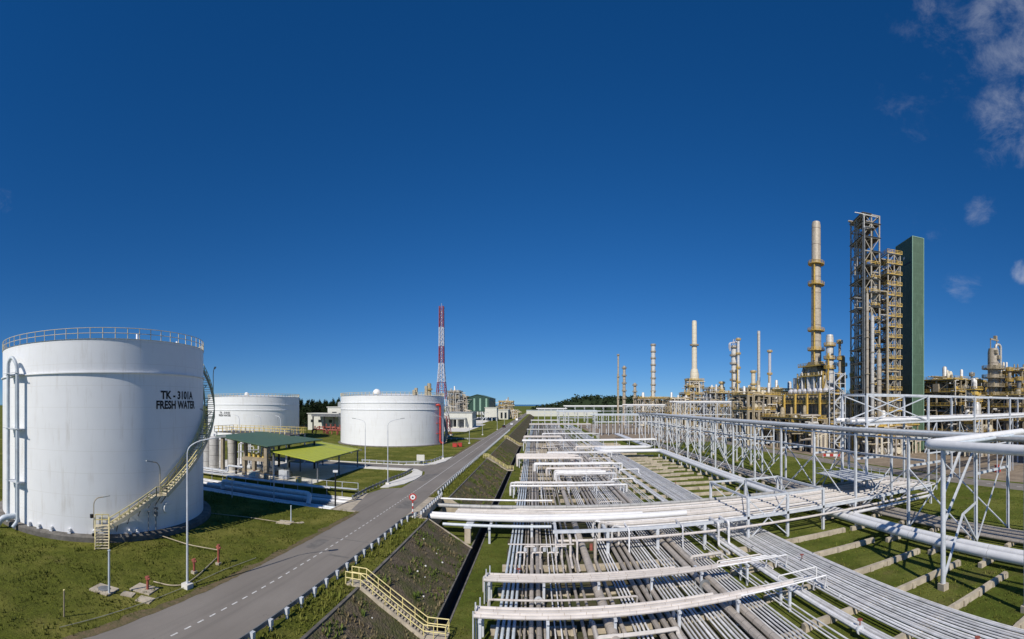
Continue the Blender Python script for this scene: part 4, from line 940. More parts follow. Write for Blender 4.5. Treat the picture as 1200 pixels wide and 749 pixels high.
# trees behind the tanks
def tree_proto(h, seed, thin):
    r_ = random.Random(seed); t = thing('dark_conifer', 'tree', 'tree', (0, 0, 0), 'dark trees behind the tanks')
    b = MB(); b.cyl((0, 0, -.5), (r_.uniform(-.3, .3), 0, h * .9), .32, .06, 7)
    for i in range(9):
        a = r_.uniform(0, 6.28); z = h * r_.uniform(.25, .8); L = h * .2 * r_.uniform(.6, 1.2); b.cyl((0, 0, z), (math.cos(a) * L, math.sin(a) * L, z + L * .5), .09, .03, 5)
    b.build('trunk', MAT['bark'], t)
    pts = []
    for i in range(46):
        z = h * (.12 + .88 * (i / 46) ** .9); sp = h * thin * (1 - .82 * z / h) * r_.uniform(.55, 1.15); a = r_.uniform(0, 6.28); q = sp * r_.uniform(.2, 1)
        for _ in range(34): pts.append((math.cos(a) * q + r_.gauss(0, sp * .3), math.sin(a) * q + r_.gauss(0, sp * .3), z + r_.gauss(0, h * .035)))
    b = MB(); leaf_clumps(b, pts, r_, .48); b.build('crown', MAT['needles'], t); return t
protos = [tree_proto(19, 1, .30), tree_proto(19, 2, .40), tree_proto(16, 3, .5)]
r_ = random.Random(21); spots = []
for i in range(120):
    th = (246 + i * 1.38 + r_.uniform(-1.2, 1.2) - CX) / F; d = r_.uniform(290, 350); spots.append((d * math.sin(th), d * math.cos(th)))
order = ['tall slim dark conifer', 'broad dark tree', 'low wide dark tree']
for i, (x, y) in enumerate(spots):
    k = i % 3; s_ = r_.uniform(.72, .98)
    lab = order[k] + ' in the tree belt behind the white tanks'
    o = protos[k] if i < 3 else dup(protos[k], (0, 0, 0))
    o.location = (x, y, 0); o.scale = (s_, s_, s_); o.rotation_euler = (0, 0, r_.uniform(0, 6.28)); o['label'] = lab
    if i < 3: kids_of(o)
# vehicles on the road
def car(x, y, rz, m, label, van=False):
    L, W, Hh = (4.4, 1.8, 1.5) if not van else (5.2, 1.95, 2.1)
    t = thing('parked_car' if not van else 'delivery_van', label, 'car' if not van else 'van', (x, y, 0)); t.rotation_euler = (0, 0, rz)
    def bl(mb, name, mm, sm=False): 
        mb.v = [(p[0] + x, p[1] + y, p[2]) for p in mb.v]; return mb.build(name, MAT[mm], t, sm)
    prof = [(-L / 2, .35), (L / 2, .35), (L / 2, .75), (L * .30, .95), (L * .16, Hh), (-L * .34, Hh), (-L * .46, .98), (-L / 2, .9)] if not van else [(-L / 2, .35), (L / 2, .35), (L / 2, 1.0), (L * .36, 1.2), (L * .26, Hh), (-L / 2, Hh)]
    b = MB(); n = len(prof); b.add([(-W / 2, p[0], p[1]) for p in prof] + [(W / 2, p[0], p[1]) for p in prof], [tuple(range(n)), tuple(range(2 * n - 1, n - 1, -1))] + [(i, n + i, n + (i + 1) % n, (i + 1) % n) for i in range(n)]); bl(b, 'body', m)
    b = MB(); b.box((0, L * .24, (Hh + .95) / 2), (W * .86, .08, .42)); b.box((0, -L * .42, 1.18), (W * .8, .1, .34)); bl(b, 'windscreen', 'glass')
    b = MB()
    for s_ in (-1, 1): b.box((s_ * (W / 2 + .005), -L * .06, 1.2), (.02, L * .42, .34))
    bl(b, 'side_window', 'glass')
    for sx_ in (-1, 1):
        for sy_ in (-.3, .3):
            b = MB(); b.cyl((sx_ * W * .40, L * sy_, .34), (sx_ * W * .51, L * sy_, .34), .34, n=14); bl(b, 'wheel', 'rubber')
    b = MB(); [b.box((s_ * W * .36, -L / 2 - .01, .8), (.3, .04, .16)) for s_ in (-1, 1)]; bl(b, 'tail_light', 'red')
    return t
car(-23.0, 288, 0, 'car_dark', 'dark car driving away on the far stretch of road')
car(-20.0, 322, math.pi, 'car_white', 'small white car behind the dark car on the road')
car(-20.5, 405, math.pi, 'car_white', 'white van far down the road', True)

# ================================================================== THE PIPE TRACK
ZS = LOW + .62                                       # top of the concrete sleepers
def sh(Y): return -.0135 * (min(Y, 210) - 34)
blk = {
 'a': ('pale pipe in the row of four at the left edge of the track', 'four pale pipes at the left edge'),
 'b': ('thin pipe among mixed pipes left of the thickest pipe', 'thin mixed pipes of the left block'),
 'c': ('medium grey clad pipe next to the pale left edge pipes', 'grey pipes of the left block'),
 'd': ('thin white pipe in the white bunch just right of the thickest pipe', 'white bunch right of the thickest pipe'),
 'e': ('grey clad pipe in the group of three in the middle of the pipe track', 'three grey pipes in the middle'),
 'f': ('thin white pipe in the wide white bunch in the middle of the pipe track', 'wide white bunch in the middle'),
 'g': ('one of two thick tan clad pipes right of the wide white bunch', 'two thick tan pipes'),
 'h': ('thin white pipe in the bunch right of the two thick tan pipes', 'white bunch right of the tan pipes'),
 'i': ('thin pipe alone over the open sleepers right of the middle', 'thin pipes over open sleepers'),
 'j': ('thicker white pipe between open sleepers and the right hand white band', 'thicker white pipes'),
 'k': ('slim white pipe in the broad white band right of the track', 'broad white band at the right side'),
}
spec = []
for x in (-3.3, -2.86, -2.42, -1.98): spec.append((x, .27, 'blue_pipe', 'a'))
for x, d_ in ((-1.5, .13), (-1.15, .2)): spec.append((x, d_, 'clad_y', 'b'))
for x, d_ in ((-.62, .42), (.0, .46)): spec.append((x, d_, 'clad_y', 'c'))
for x, d_ in ((.45, .2), (1.25, .13), (1.75, .13), (2.1, .17), (2.75, .2), (3.5, .3), (4.25, .27)): spec.append((x, d_, 'clad_y' if d_ > .15 else 'white_pipe', 'b'))
for x in (7.5, 7.84, 8.18, 8.52): spec.append((x, .17, 'white_pipe', 'd'))
for x in (9.25, 9.95, 10.65): spec.append((x, .46, 'clad_y', 'e'))
for k in range(11): spec.append((11.35 + k * .36 + (.25 if k > 5 else 0), .16 if k % 4 else .22, 'white_pipe', 'f'))
for x in (15.75, 16.75): spec.append((x, .66, 'clad_y', 'g'))
for k in range(6): spec.append((17.5 + k * .36, .16, 'white_pipe', 'h'))
for x, d_ in ((20.5, .13), (20.85, .13), (21.4, .15)): spec.append((x, d_, 'white_pipe', 'i'))
for x, d_ in ((22.9, .42), (23.5, .3), (23.9, .2)): spec.append((x, d_, 'white_pipe', 'j'))
for k in range(15): spec.append((25.3 + k * .375 + (.16 if k > 8 else 0), (.18, .21, .17, .26, .18)[k % 5], 'white_pipe', 'k'))
r_ = random.Random(3)
for x, d_, m_, g_ in spec:
    z = ZS + d_ / 2 + .01; y1 = 420 if d_ > .15 else r_.choice((420, 330, 300))
    pipe([(x + sh(4), 4, z), (x, 34, z), (x + sh(210), 210, z), (x + sh(210) + r_.uniform(-.3, .3), y1, z)], d_, m_, blk[g_][0], blk[g_][1], 8, .01, 'long_pipe')
pipe([(5.55 + sh(4), 4, ZS + .42), (5.55, 34, ZS + .42), (5.55 + sh(210), 210, ZS + .42), (2.9, 420, ZS + .42)], .84, 'clad_y', 'thickest tan clad pipe of the left half of the pipe track', None, 14, .01, 'long_pipe')
pipe([(6.55 + sh(4), 4, ZS + .2), (6.55, 34, ZS + .2), (6.55 + sh(50), 50, ZS + .2), (6.4, 50.5, ZS + .2), (6.4, 50.5, -.4)], .38, 'clad_y', 'grey pipe beside the thickest pipe, rising at the pipe bridge', None, 10, .5, 'long_pipe')
pipe([(6.4, 68, -.4), (6.4, 68, ZS + .2), (6.4 + sh(68), 74, ZS + .2), (4.2, 260, ZS + .2)], .38, 'clad_y', 'grey pipe continuing beyond the pipe bridge beside the thickest pipe', None, 10, .5, 'long_pipe')
# crossing sleepers: low concrete walls, three lengths in a row
def sleeper(x0, x1, Y, label, group, h=.62, posts=True):
    t = thing('pipe_sleeper', label, 'pipe support', ((x0 + x1) / 2, Y, LOW), group)
    b = MB(); b.ext(x0, x1, Y - .19, Y + .19, LOW - .1, LOW + h); b.build('concrete_beam', MAT['concrete'], t)
    b = MB(); n = max(2, int((x1 - x0) / 2.6))
    for i in range(n + 1):
        x = x0 + .25 + (x1 - x0 - .5) * i / n; b.ext(x - .24, x + .24, Y - .3, Y + .3, LOW - .1, LOW + h - .08)
    b.build('pier', MAT['concrete'], t)
Ys = [16.5, 23, 29.3, 35.6, 42.9, 49.2]; y = 71
while y < 205: Ys.append(y); y += 6.3
for Y in Ys:
    near = 'before' if Y < 60 else 'beyond'
    sleeper(-3.9 + sh(Y), 3.0, Y, 'concrete sleeper under the left edge pipes, %s the pipe bridge' % near, 'sleepers under the left edge pipes')
    sleeper(3.9, 19.6 + sh(Y), Y, 'long concrete sleeper under the middle pipes, %s the pipe bridge' % near, 'sleepers under the middle pipes')
    sleeper(20.2 + sh(Y), (40.3 if Y < 60 else 35.5) + (Y % 3) * .5, Y + .6, 'concrete sleeper reaching onto the right grass, %s the pipe bridge' % near, 'sleepers under the right white band')
for Y in [76 + 7 * k for k in range(12)]: sleeper(33.8, 40.2, Y, 'bare concrete sleeper on the far grass left of the two big pipes', 'bare sleepers on the far grass', .5)
# crossing pipes on low frames
def crossing(Y, x0, x1, z, n, dia, gap, mat_, lab, loop=True, posts=None, pz=.0, names=None, drop=True, tails=None):
    t = thing('pipe_support_frame', 'low steel frame under ' + lab, 'pipe rack', ((x0 + x1) / 2, Y, LOW))
    wdt = (n - 1) * gap + dia
    L = x1 - x0; k = max(2, round(L / 5.5))
    for i in range(k + 1):
        x = x0 + .5 + (L - 1.2) * i / k
        for yy in (Y - .1, Y + wdt - dia + .1):
            b = MB(); b.ext(x - .11, x + .11, yy - .11, yy + .11, LOW - .1, z - .16); b.build('post', MAT['steel'], t)
        b = MB(); b.ext(x - .12, x + .12, Y - .45, Y + wdt - dia + .45, z - .162, z + .0); b.build('crossbeam', MAT['steel'], t)
    for j in range(n):
        yy = Y + j * gap; r = dia / 2; zz = z + r + .005; e = j * .12; g = 'pipes of ' + lab
        if drop and j % 2 == 0: path = [(x0 - .1 - e, yy, LOW + .5), (x0 - .1 - e, yy, zz), (x1 - (j % 3) * 1.3, yy, zz), (x1 - (j % 3) * 1.3, yy + .2, ZS + .3)]
        elif drop: path = [(x0 - .1 - e, yy, ZS + .4), (x0 - .1 - e, yy, zz), (x1 - (j % 3) * 1.5 - .5, yy, zz)]
        else: path = [(x0, yy, zz), (x1 - (tails[j] if tails else 0), yy, zz)]
        pipe(path, dia, mat_, 'one of ' + lab, g, 8, dia * .9, 'crossing_pipe')
crossing(33.6, -5.0, 21.9, -1.35, 4, .33, .45, 'clad_x', 'the nearest pinkish crossing pipes', drop=False, tails=(5.5, 0, 3, 7.5))
crossing(40.6, -5.1, 21.2, -1.35, 4, .33, .45, 'clad_x', 'the second pinkish crossing pipes', drop=False, tails=(4, 0, 6.5, 8))
for Yc, lab in ((33.6, 'nearest'), (40.6, 'second')):
    for k in range(4): pipe([(-5.05 + k * .12, Yc + k * .45, LOW + .1), (-5.05 + k * .12, Yc + k * .45, -.85 + (k % 2) * .5)], .12, 'steel', 'thin upright at the left end of the %s pinkish crossing' % lab, 'uprights at the left end of the %s crossing' % lab, 6, name='upright_pipe')
    for k in range(3): pipe([(14.0 + k * 2, Yc + k * .45 + .22, -1.2), (25.4 - k, Yc + k * .45, -1.2), (25.4 - k, Yc + k * .45 + .3, ZS + .3)], .16, 'white_pipe', 'slim white tail pipe at the right end of the %s pinkish crossing' % lab, 'tail pipes of the %s crossing' % lab, 6, .3, 'crossing_pipe')
pipe([(-5.6, 38.2, ZS + .1), (-4.4, 38.2, ZS + .1), (-4.4, 38.2, -1.9), (8.6, 38.2, -1.9), (8.6, 38.6, ZS)], .2, 'clad_x', 'slim cranked pipe between the two nearest crossings', None, 8, .3, 'crossing_pipe')
pipe([(-5.5, 43.4, LOW), (-5.5, 43.4, -1.9), (5.2, 43.4, -1.9), (5.2, 43.8, ZS)], .16, 'clad_x', 'slim pale pipe behind the second crossing', None, 8, .3, 'crossing_pipe')
crossing(87.5, -5.6, 17.5, -1.3, 2, .42, 3.2, 'white_pipe', 'the two white crossing pipes beyond the bridge')
crossing(92.5, -5.0, 9, -1.5, 2, .3, .8, 'clad_x', 'the tan crossing pipes behind the two white ones')
crossing(100.5, 4.0, 17.5, -1.1, 3, .55, 2.6, 'white_pipe', 'the white looped pipes in the middle of the track')
crossing(111, 2.0, 19.5, -1.3, 2, .4, 1.0, 'clad_x', 'the short tan crossing pipes behind the loops')
crossing(116.5, -1.0, 22, -1.0, 3, .5, 1.0, 'loop_pipe', 'the white crossing pipes with hooked ends')
crossing(129, -6.3, 12.5, -1.0, 6, .62, 2.0, 'clad_x', 'the wide cream pipe group at the left edge')
crossing(146, 3.0, 24, -1.2, 3, .45, 1.2, 'white_pipe', 'the slim white crossing pipes behind the cream group')
crossing(176, -6.8, 47.5, .3, 4, .55, 1.3, 'loop_pipe', 'the long white crossing that reaches the tall rack', drop=False)
crossing(166, 14, 36, -1.2, 2, .5, 1.2, 'clad_x', 'the tan crossing pipes before the long white crossing')
crossing(205, -6.8, 10.5, -.4, 4, .7, 1.8, 'clad_x', 'the cream pipes left of the far track')
crossing(222, 2, 30, .0, 3, .5, 1.5, 'white_pipe', 'the white crossing pipes of the far track')
crossing(252, -7, 24, .4, 3, .6, 2.0, 'grey_x', 'the grey crossing pipes of the far track', drop=False)
crossing(290, -6.5, 34, 1.6, 4, .7, 1.8, 'clad_x', 'the raised cream pipes at the far end', drop=False)
crossing(340, -6.5, 26, 2.4, 3, .7, 2.0, 'white_pipe', 'the raised white pipes at the far end', drop=False)

# ------------------------------------------------------------------ pipe bridge across the track
t = thing('pipe_bridge', 'long steel pipe bridge crossing the whole pipe track', 'pipe bridge', (30, 59, LOW))
YN, YF = 52.7, 65.9
XB = [2.0 + 6.2 * i for i in range(11)]
for i, x in enumerate(XB):
    tall = 4 <= i <= 6
    for yy in (YN, YF):
        b = MB(); b.hcol(x, yy, LOW - .1, 2.7 if tall else (-.31 if yy == YN else -.4), .34, .06); b.build('column', MAT['steel'], t)
    b = MB(); b.ext(x - .17, x + .17, YN + .2, YF - .2, -.85, -.5); b.build('crossbeam', MAT['steel'], t)
    if tall:
        b = MB(); b.ext(x - .14, x + .14, YN + .2, YF - .2, 2.38, 2.66); b.build('portal_beam', MAT['steel'], t)
b = MB(); b.ext(1.6, 64.2, YN - .17, YN + .17, -.3, .06); b.build('long_beam', MAT['steel'], t)
b = MB(); b.ext(1.6, 64.2, YF - .15, YF + .15, -.85, -.5); b.build('long_beam', MAT['steel'], t)
for yy in (YN, YF):
    b = MB(); b.ext(XB[4] + .2, XB[6] - .2, yy - .14, yy + .14, 2.40, 2.68); b.build('portal_beam', MAT['steel'], t)
    b = MB(); b.bar((XB[4], yy, -3.2), (XB[5], yy, 2.3), .14); b.bar((XB[4], yy, 2.3), (XB[5], yy, -3.2), .14); b.build('brace', MAT['steel'], t)
b = MB(); b.bar((XB[4] + .2, YN + .2, 2.5), (XB[5], YF, 2.5), .12); b.bar((XB[5], YN + .2, 2.5), (XB[6], YF, 2.5), .12); b.build('brace', MAT['steel'], t)
b = MB()
for i in range(11): b.bar((XB[i], YN, -.6), (XB[i], YN + 2.4, -.6), .12)
for i in range(10): b.bar((XB[i] + .2, YN, -2.2), (XB[i], YN, -1.4), .08)
b.build('bracket', MAT['steel'], t)
bp = [(53.7, .30, 'cream_x'), (54.6, .26, 'white_pipe'), (55.5, .42, 'cream_x'), (56.4, .38, 'cream_x'), (57.3, .24, 'white_pipe'), (58.1, .42, 'cream_x'),
      (59.0, .40, 'clad_x'), (59.9, .42, 'cream_x'), (60.8, .26, 'white_pipe'), (61.7, .42, 'cream_x'), (62.6, .36, 'clad_x'), (63.4, .24, 'white_pipe'), (64.3, .40, 'cream_x')]
for i, (yy, d_, m_) in enumerate(bp):
    zz = -.5 + d_ / 2 + .01; ye = 60 + (yy - 53.5) * .55; xs = 1.5 + (12 - i) * .7
    lab, gr = ('cream clad pipe lying among the crowd on the pipe bridge', 'cream pipes on the pipe bridge') if m_ != 'white_pipe' else ('slim white pipe lying between cream ones on the pipe bridge', 'slim white pipes on the pipe bridge')
    xe = 63.2 + (65 - yy) * .35
    if i < 5: pa_ = [(xs, yy + 1.0, ZS + .35), (xs, yy + 1.0, zz), (xs + 1.0, yy, zz), (xe, yy, zz), (xe, 74 + (65 - yy), zz)]
    else: pa_ = [(-12, ye, zz - .32), (xs - 5, ye, zz - .32), (xs - 1.5, yy, zz), (xe, yy, zz), (xe, 74 + (65 - yy), zz)]
    pipe(pa_, d_, m_, lab, gr, 8, 1.2, 'bridge_pipe')
pipe([(-15.4, 65.9, -.35), (64.0, 65.9, -.18)], .62, 'grey_x', 'thick grey pipe along the far edge of the pipe bridge', None, 12, .1, 'bridge_pipe')
pipe([(-15.4, 60.7, -.75), (-2, 60.7, -.75), (2.4, 58.2, -.05), (20, 58.2, -.05)], .8, 'loop_pipe', 'thick white pipe entering the bridge from the culvert with a sideways kink', None, 12, 1.0, 'bridge_pipe')
pipe([(-15.4, 61.8, -.75), (-1, 61.8, -.75), (4.4, 59.3, -.05), (14, 59.3, -.05)], .8, 'loop_pipe', 'second thick white pipe with a sideways kink next to the first', None, 12, 1.0, 'bridge_pipe')
pipe([(-15.4, 68.2, .2), (2, 68.2, .2)], .26, 'white_pipe', 'white pipe with collars along the far left end of the bridge', None, 8, .1, 'bridge_pipe')
pipe([(-13, 58.9, -1.25), (1.6, 58.9, -1.25)], .42, 'blue_pipe', 'pale pipe below the white ones at the left end of the bridge', None, 10, .1, 'bridge_pipe')
pipe([(2.2, 52.2, -1.1), (62.5, 52.2, -1.1)], .34, 'clad_x', 'cream pipe slung below the near edge of the bridge', None, 10, .1, 'bridge_pipe')
pipe([(44.5, 51.9, -1.7), (64.5, 51.9, -1.7), (66.0, 56, -1.7), (66.0, 80, -1.7)], .5, 'white_pipe', 'white pipe below the right end of the bridge, turning away', None, 10, 2.2, 'bridge_pipe')
t = thing('end_support', 'steel posts and beam under the bridge pipes beside the drain', 'pipe support', (-7, 60, LOW))
b = MB(); [b.ext(x - .14, x + .14, yy - .14, yy + .14, LOW - .2, -1.55) for x in (-6.6, -1) for yy in (58.6, 68)]; b.build('post', MAT['steel'], t)
b = MB(); [b.ext(x - .16, x + .16, 58.2, 68.6, -1.55, -1.28) for x in (-6.6, -1)]; b.build('crossbeam', MAT['steel'], t)
t = thing('concrete_post', 'small concrete pedestal below the pipes beside the drain', 'pipe support', (-9.4, 58, LOW)); b = MB(); b.ext(-9.9, -9.1, 58.2, 58.9, LOW - .2, -1.5); b.build('pedestal', MAT['concrete'], t); b = MB(); b.ext(-10, -9, 58.15, 68.5, -1.5, -1.28); b.build('crossbeam', MAT['steel'], t)
# valves, risers and hooks under and before the bridge
for i, (x, yy, d_) in enumerate(((1.9, 50.8, .16), (2.6, 51.0, .2), (3.6, 51.2, .3), (4.3, 50.2, .24), (21.9, 51.2, .3), (23.3, 51.2, .3), (10.6, 51.6, .2), (17.3, 51.6, .2))):
    pipe([(x, yy - 3.2, ZS + .2), (x, yy, ZS + .2), (x, yy, .1 if i > 3 else -.6), (x, yy + 3, .1 if i > 3 else -.6)], d_, 'clad_x' if i < 4 else 'white_pipe', ['thin riser at the left foot of the bridge', 'second riser at the left foot of the bridge', 'thick riser near the bridge left foot', 'riser beside the thickest pipe at the bridge', 'hooked white riser left of the tall portal', 'second hooked white riser left of the tall portal', 'slim riser below the bridge middle', 'slim riser below the third bridge column'][i], None, 8, .45, 'riser_pipe')
t = thing('manifold', 'small white pipe manifold with valves before the left foot of the bridge', 'pipe manifold', (0, 50, LOW))
b = MB()
for i in range(6): b.tube([(-2.6 + i * .9, 47.5 + (i % 3), ZS + .3), (-2.6 + i * .9, 50.6, ZS + .3), (-2.6 + i * .9, 50.6, -1.9 + (i % 2) * .7), (-1.4 + i * .9, 50.6, -1.9 + (i % 2) * .7)], .09, 6, .25)
b.bar((-3.6, 51, -1.1), (4, 51, -1.1), .12); b.build('manifold_pipe', MAT['clad_x'], t, True)
b = MB(); [b.cyl((-1.6 + i * 1.1, 50.6, -1.75), (-1.6 + i * 1.1, 50.6, -1.35), .2, n=8) for i in range(4)]; b.build('valve', MAT['steel'], t)
b = MB(); b.cyl((5.9, 50.2, -1.6), (5.9, 50.2, -.9), .2, n=10); tag(b.build('red_valve', MAT['red_dull']), 'small red valve under the bridge beside the thickest pipe', 'valve')

# ------------------------------------------------------------------ tall pipe racks
def ns_rack(label, xa, xb, ys, zt, mids=(6.4,), col=.36, brace=True):
    t = thing('pipe_rack', label, 'pipe rack', ((xa + xb) / 2, ys[0], LOW))
    for i, y in enumerate(ys):
        for x in (xa, xb):
            b = MB(); b.hcol(x, y, LOW - .1, zt, col, .06); b.build('column', MAT['steel'], t)
        b = MB()
        for z in (zt - .35,) + tuple(mids): b.ext(xa + col / 2, xb - col / 2, y - .13, y + .13, z - .15, z + .17)
        b.build('crossbeam', MAT['steel'], t)
    for x in (xa, xb):
        b = MB()
        for z in (zt - .36,): b.ext(x - .1, x + .1, ys[0], ys[-1], z - .12, z + .12)
        b.build('long_beam', MAT['steel'], t)
    for i in range(len(ys) - 1):
        b = MB()
        for x in (xa, xb):
            if i % 2 == 0: b.bar((x, ys[i], LOW + .6), (x, ys[i + 1], mids[0] - .3), .15)
            else: b.bar((x, ys[i], mids[0] - .3), (x, ys[i + 1], LOW + .6), .15)
        if brace: b.bar((xa, ys[i], LOW + .4), (xb, ys[i], zt - .8 if i % 3 == 0 else 4.0), .14)
        b.build('brace', MAT['steel'], t)
    b = MB(); [b.ext(x - .35, x + .35, y - .35, y + .35, LOW - .1, LOW + .45) for x in (xa, xb) for y in ys]; b.build('footing', MAT['concrete'], t)
    return t
YA = [31.8 + 11.75 * i for i in range(16)]
ns_rack('tall slender steel pipe rack running along the right field beside the two big pipes', 47.8, 56.2, YA, 10.35, (6.0,))
for i, (x, d_, m_, lab) in enumerate(((47.8, .62, 'grey_x', 'grey pipe along the near top edge of the tall rack'), (49.2, .5, 'loop_pipe', 'white pipe beside the grey edge pipe on the tall rack'), (50.6, .34, 'white_pipe', 'thin white pipe on the tall rack'), (52.2, .5, 'blue_pipe', 'pale blue grey pipe in the middle of the tall rack'), (54.2, .42, 'loop_pipe', 'white pipe in the far half of the tall rack'), (55.6, .42, 'grey_x', 'grey pipe on the far edge of the tall rack'))):
    pipe([(x, -6, 10.25 + d_ / 2 + .12), (x, 212 - i * 3, 10.25 + d_ / 2 + .12)], d_, m_, lab, None, 10, .1, 'rack_pipe')
for i, (x, d_) in enumerate(((52, .4),)): pipe([(x, 44, 6.17 + d_ / 2), (x, 208, 6.17 + d_ / 2)], d_, 'white_pipe', ['single pipe on the lower level of the tall rack', 'pipe on the lower level of the tall rack, middle', 'thin pipe on the lower level of the tall rack, farthest'][i], None, 8, .1, 'rack_pipe')
# platform bay inside the rack over the bridge
t = thing('service_platform', 'steel service platform inside the tall rack above the pipe bridge', 'platform', (52, 61, .8))
b = MB(); b.ext(48.1, 55.9, 55.6, 66.8, 2.2, 2.3); b.build('deck', MAT['steel'], t); b = MB(); railing(b, 48.2, 55.8, 55.7, 66.7, 2.3, 1.0, 2.2, .06, 'ew'); b.build('railing', MAT['steel'], t)
# overhead loop to the right with its tall legs
t = thing('loop_frame', 'tall braced steel frame holding the white overhead loop at the right edge', 'pipe rack', (42, 28, LOW))
b = MB(); b.cyl((35.0, 27.2, LOW + .3), (35.0, 27.2, 10.4), .26, n=12); b.build('leg', MAT['steel'], t, True)
b = MB(); b.ext(34.6, 35.4, 26.8, 27.6, LOW - .1, LOW + .65); b.build('footing', MAT['concrete'], t)
for a_, c_ in (((35.2, 27.3, LOW + .9), (41.5, 29.4, 2.4)), ((47.6, 31.5, LOW + .9), (41.5, 29.4, 2.4)), ((35.2, 27.3, 3.0), (47.6, 31.6, 10.0)), ((41.5, 29.4, 2.4), (47.6, 31.6, 2.4)), ((35.2, 27.2, 10.0), (47.6, 31.7, 10.0)), ((35.2, 27.3, 6.0), (41, 29.3, 9.9))):
    b = MB(); b.bar(a_, c_, .22); b.build('brace', MAT['steel'], t)
pipe([(35.2, -8, 10.9), (34.9, 29.4, 10.9), (59, 31.0, 10.9)], 1.0, 'loop_pipe', 'thick white overhead pipe turning sharply towards the rack at the right edge', None, 16, 1.1, 'overhead_pipe')
pipe([(36.6, -8, 10.8), (36.4, 28.0, 10.8), (53, 29.2, 10.8)], .45, 'blue_pipe', 'slimmer pale pipe inside the overhead loop', None, 10, .8, 'overhead_pipe')
for x, y in ((35.2, 8), (35.2, 18)):
    t = thing('pipe_trestle', 'tall steel leg under the overhead white pipe, %s' % ('nearer' if y == 18 else 'outermost'), 'pipe support', (x, y, LOW)); b = MB(); b.cyl((x, y, LOW), (x, y, 10.4), .26, n=10); b.build('leg', MAT['steel'], t); b = MB(); b.ext(x - .4, x + .4, y - .4, y + .4, LOW - .1, LOW + .6); b.build('footing', MAT['concrete'], t)
# the two big white pipes low over the field
for i, (x, lab) in enumerate(((43.0, 'nearest of the two big white pipes low over the right field'), (44.6, 'farther of the two big white pipes low over the right field'))):
    z = -2.15
    pipe([(x + .4, -6, z), (x, 56, z), (x - 1.2, 90, z + .5), (x - 1.6, 150 + i * 2.2, z + .9), (22 + i * .6 - 1.2, 152.2 + i * 2, z + .9), (20.4 + i * 1.2, 164 - i * 2.2, z + .9), (41 + i * 1.4, 166 - i * 2.2, z + .9), (41.5 + i * 1.4, 240, z + .9)], 1.06, 'big_pipe', lab, None, 18, 2.6, 'big_pipe')
for Y in [20 + 7.4 * k for k in range(18)]:
    t = thing('pipe_saddle', 'concrete block with saddle under the two big white pipes', 'pipe support', (43.8, Y, LOW), 'saddles under the two big pipes')
    x = 43.6 - max(0, (Y - 56)) * .03; b = MB(); b.ext(x - 1.6, x + 1.9, Y - .25, Y + .25, LOW - .1, LOW + .55); b.build('block', MAT['concrete'], t); b = MB(); [b.ext(q - .14, q + .14, Y - .18, Y + .18, LOW + .55, LOW + .85 + max(0, min(1, (Y - 56) / 60)) * .7) for q in (x - .6, x + 1.0)]; b.build('saddle', MAT['steel'], t)
# low pipes between the rack legs
for i in range(8):
    x = 50.2 + i * .62; pipe([(x + .6, -4, -2.75), (x, 60, -2.75), (x, 215, -2.75)], .3 if i % 3 else .42, 'clad_y', 'low grey clad pipe on sleepers between the legs of the tall rack', 'low pipes between the rack legs', 8, .1, 'low_pipe')
for Y in [22 + 6.2 * k for k in range(26)]: sleeper(49.4, 55.6, Y, 'concrete sleeper between the legs of the tall rack', 'sleepers between the rack legs', .55)

def ew_rack(label, x0, x1, y0, wd, z_low, z_top, step, pipes, truss=True, pz=None, mats=('loop_pipe',), dia=.6):
    t = thing('pipe_rack', label, 'pipe rack', ((x0 + x1) / 2, y0, LOW)); n = max(1, round((x1 - x0) / step)); xs = [x0 + (x1 - x0) * i / n for i in range(n + 1)]
    for x in xs:
        for y in (y0, y0 + wd):
            b = MB(); b.ext(x - .2, x + .2, y - .2, y + .2, LOW - .1, z_top); b.build('column', MAT['steel'], t)
        b = MB(); [b.ext(x - .15, x + .15, y0 + .2, y0 + wd - .2, z - .35, z - .03) for z in (z_low, z_top)]; b.build('crossbeam', MAT['steel'], t)
    for y in (y0, y0 + wd):
        b = MB(); [b.ext(x0 - .2, x1 + .2, y - .16, y + .16, z - .36, z) for z in ((z_low, z_top) if truss else (z_low, z_top))]; b.build('long_beam', MAT['steel'], t)
        if truss:
            b = MB()
            for i in range(n):
                m_ = max(2, round((xs[i + 1] - xs[i]) / (z_top - z_low) / 1.0)); 
                for k in range(m_):
                    xa, xb = xs[i] + (xs[i + 1] - xs[i]) * k / m_, xs[i] + (xs[i + 1] - xs[i]) * (k + 1) / m_
                    b.bar((xa, y, z_low if k % 2 else z_top - .3), (xb, y, z_top - .3 if k % 2 else z_low), .17); b.bar((xb, y, z_low), (xb, y, z_top - .3), .15)
            b.build('truss_web', MAT['steel'], t)
    for i in range(pipes):
        d_ = dia * (1 if i % 2 == 0 else .7); y = y0 + .5 + (wd - 1) * i / max(1, pipes - 1); z = (pz if pz is not None else z_top) + d_ / 2 + .01
        pipe([(x0 - 2, y, z), (x1 + 3, y, z)], d_, mats[i % len(mats)], 'pipe on the ' + label, 'pipes on the ' + label, 8, .1, 'rack_pipe')
    return t
ew_rack('high trussed rack crossing in front of the green tower', 54.5, 160, 60, 7, 11.6, 17.0, 17.4, 5, False, 11.65, ('loop_pipe', 'white_pipe', 'grey_x'), .7)
for yy, lab in ((60, 'near'), (67, 'far')):
    b_ = thing('cross_brace', 'X brace in the first bay of the high rack, %s side' % lab, 'brace', (63, yy, 11.6)); b = MB(); b.bar((54.6, yy, 11.6), (71.9, yy, 16.7), .2); b.bar((54.6, yy + .01, 16.7), (71.9, yy + .01, 11.6), .2); b.build('diagonal', MAT['steel'], b_)
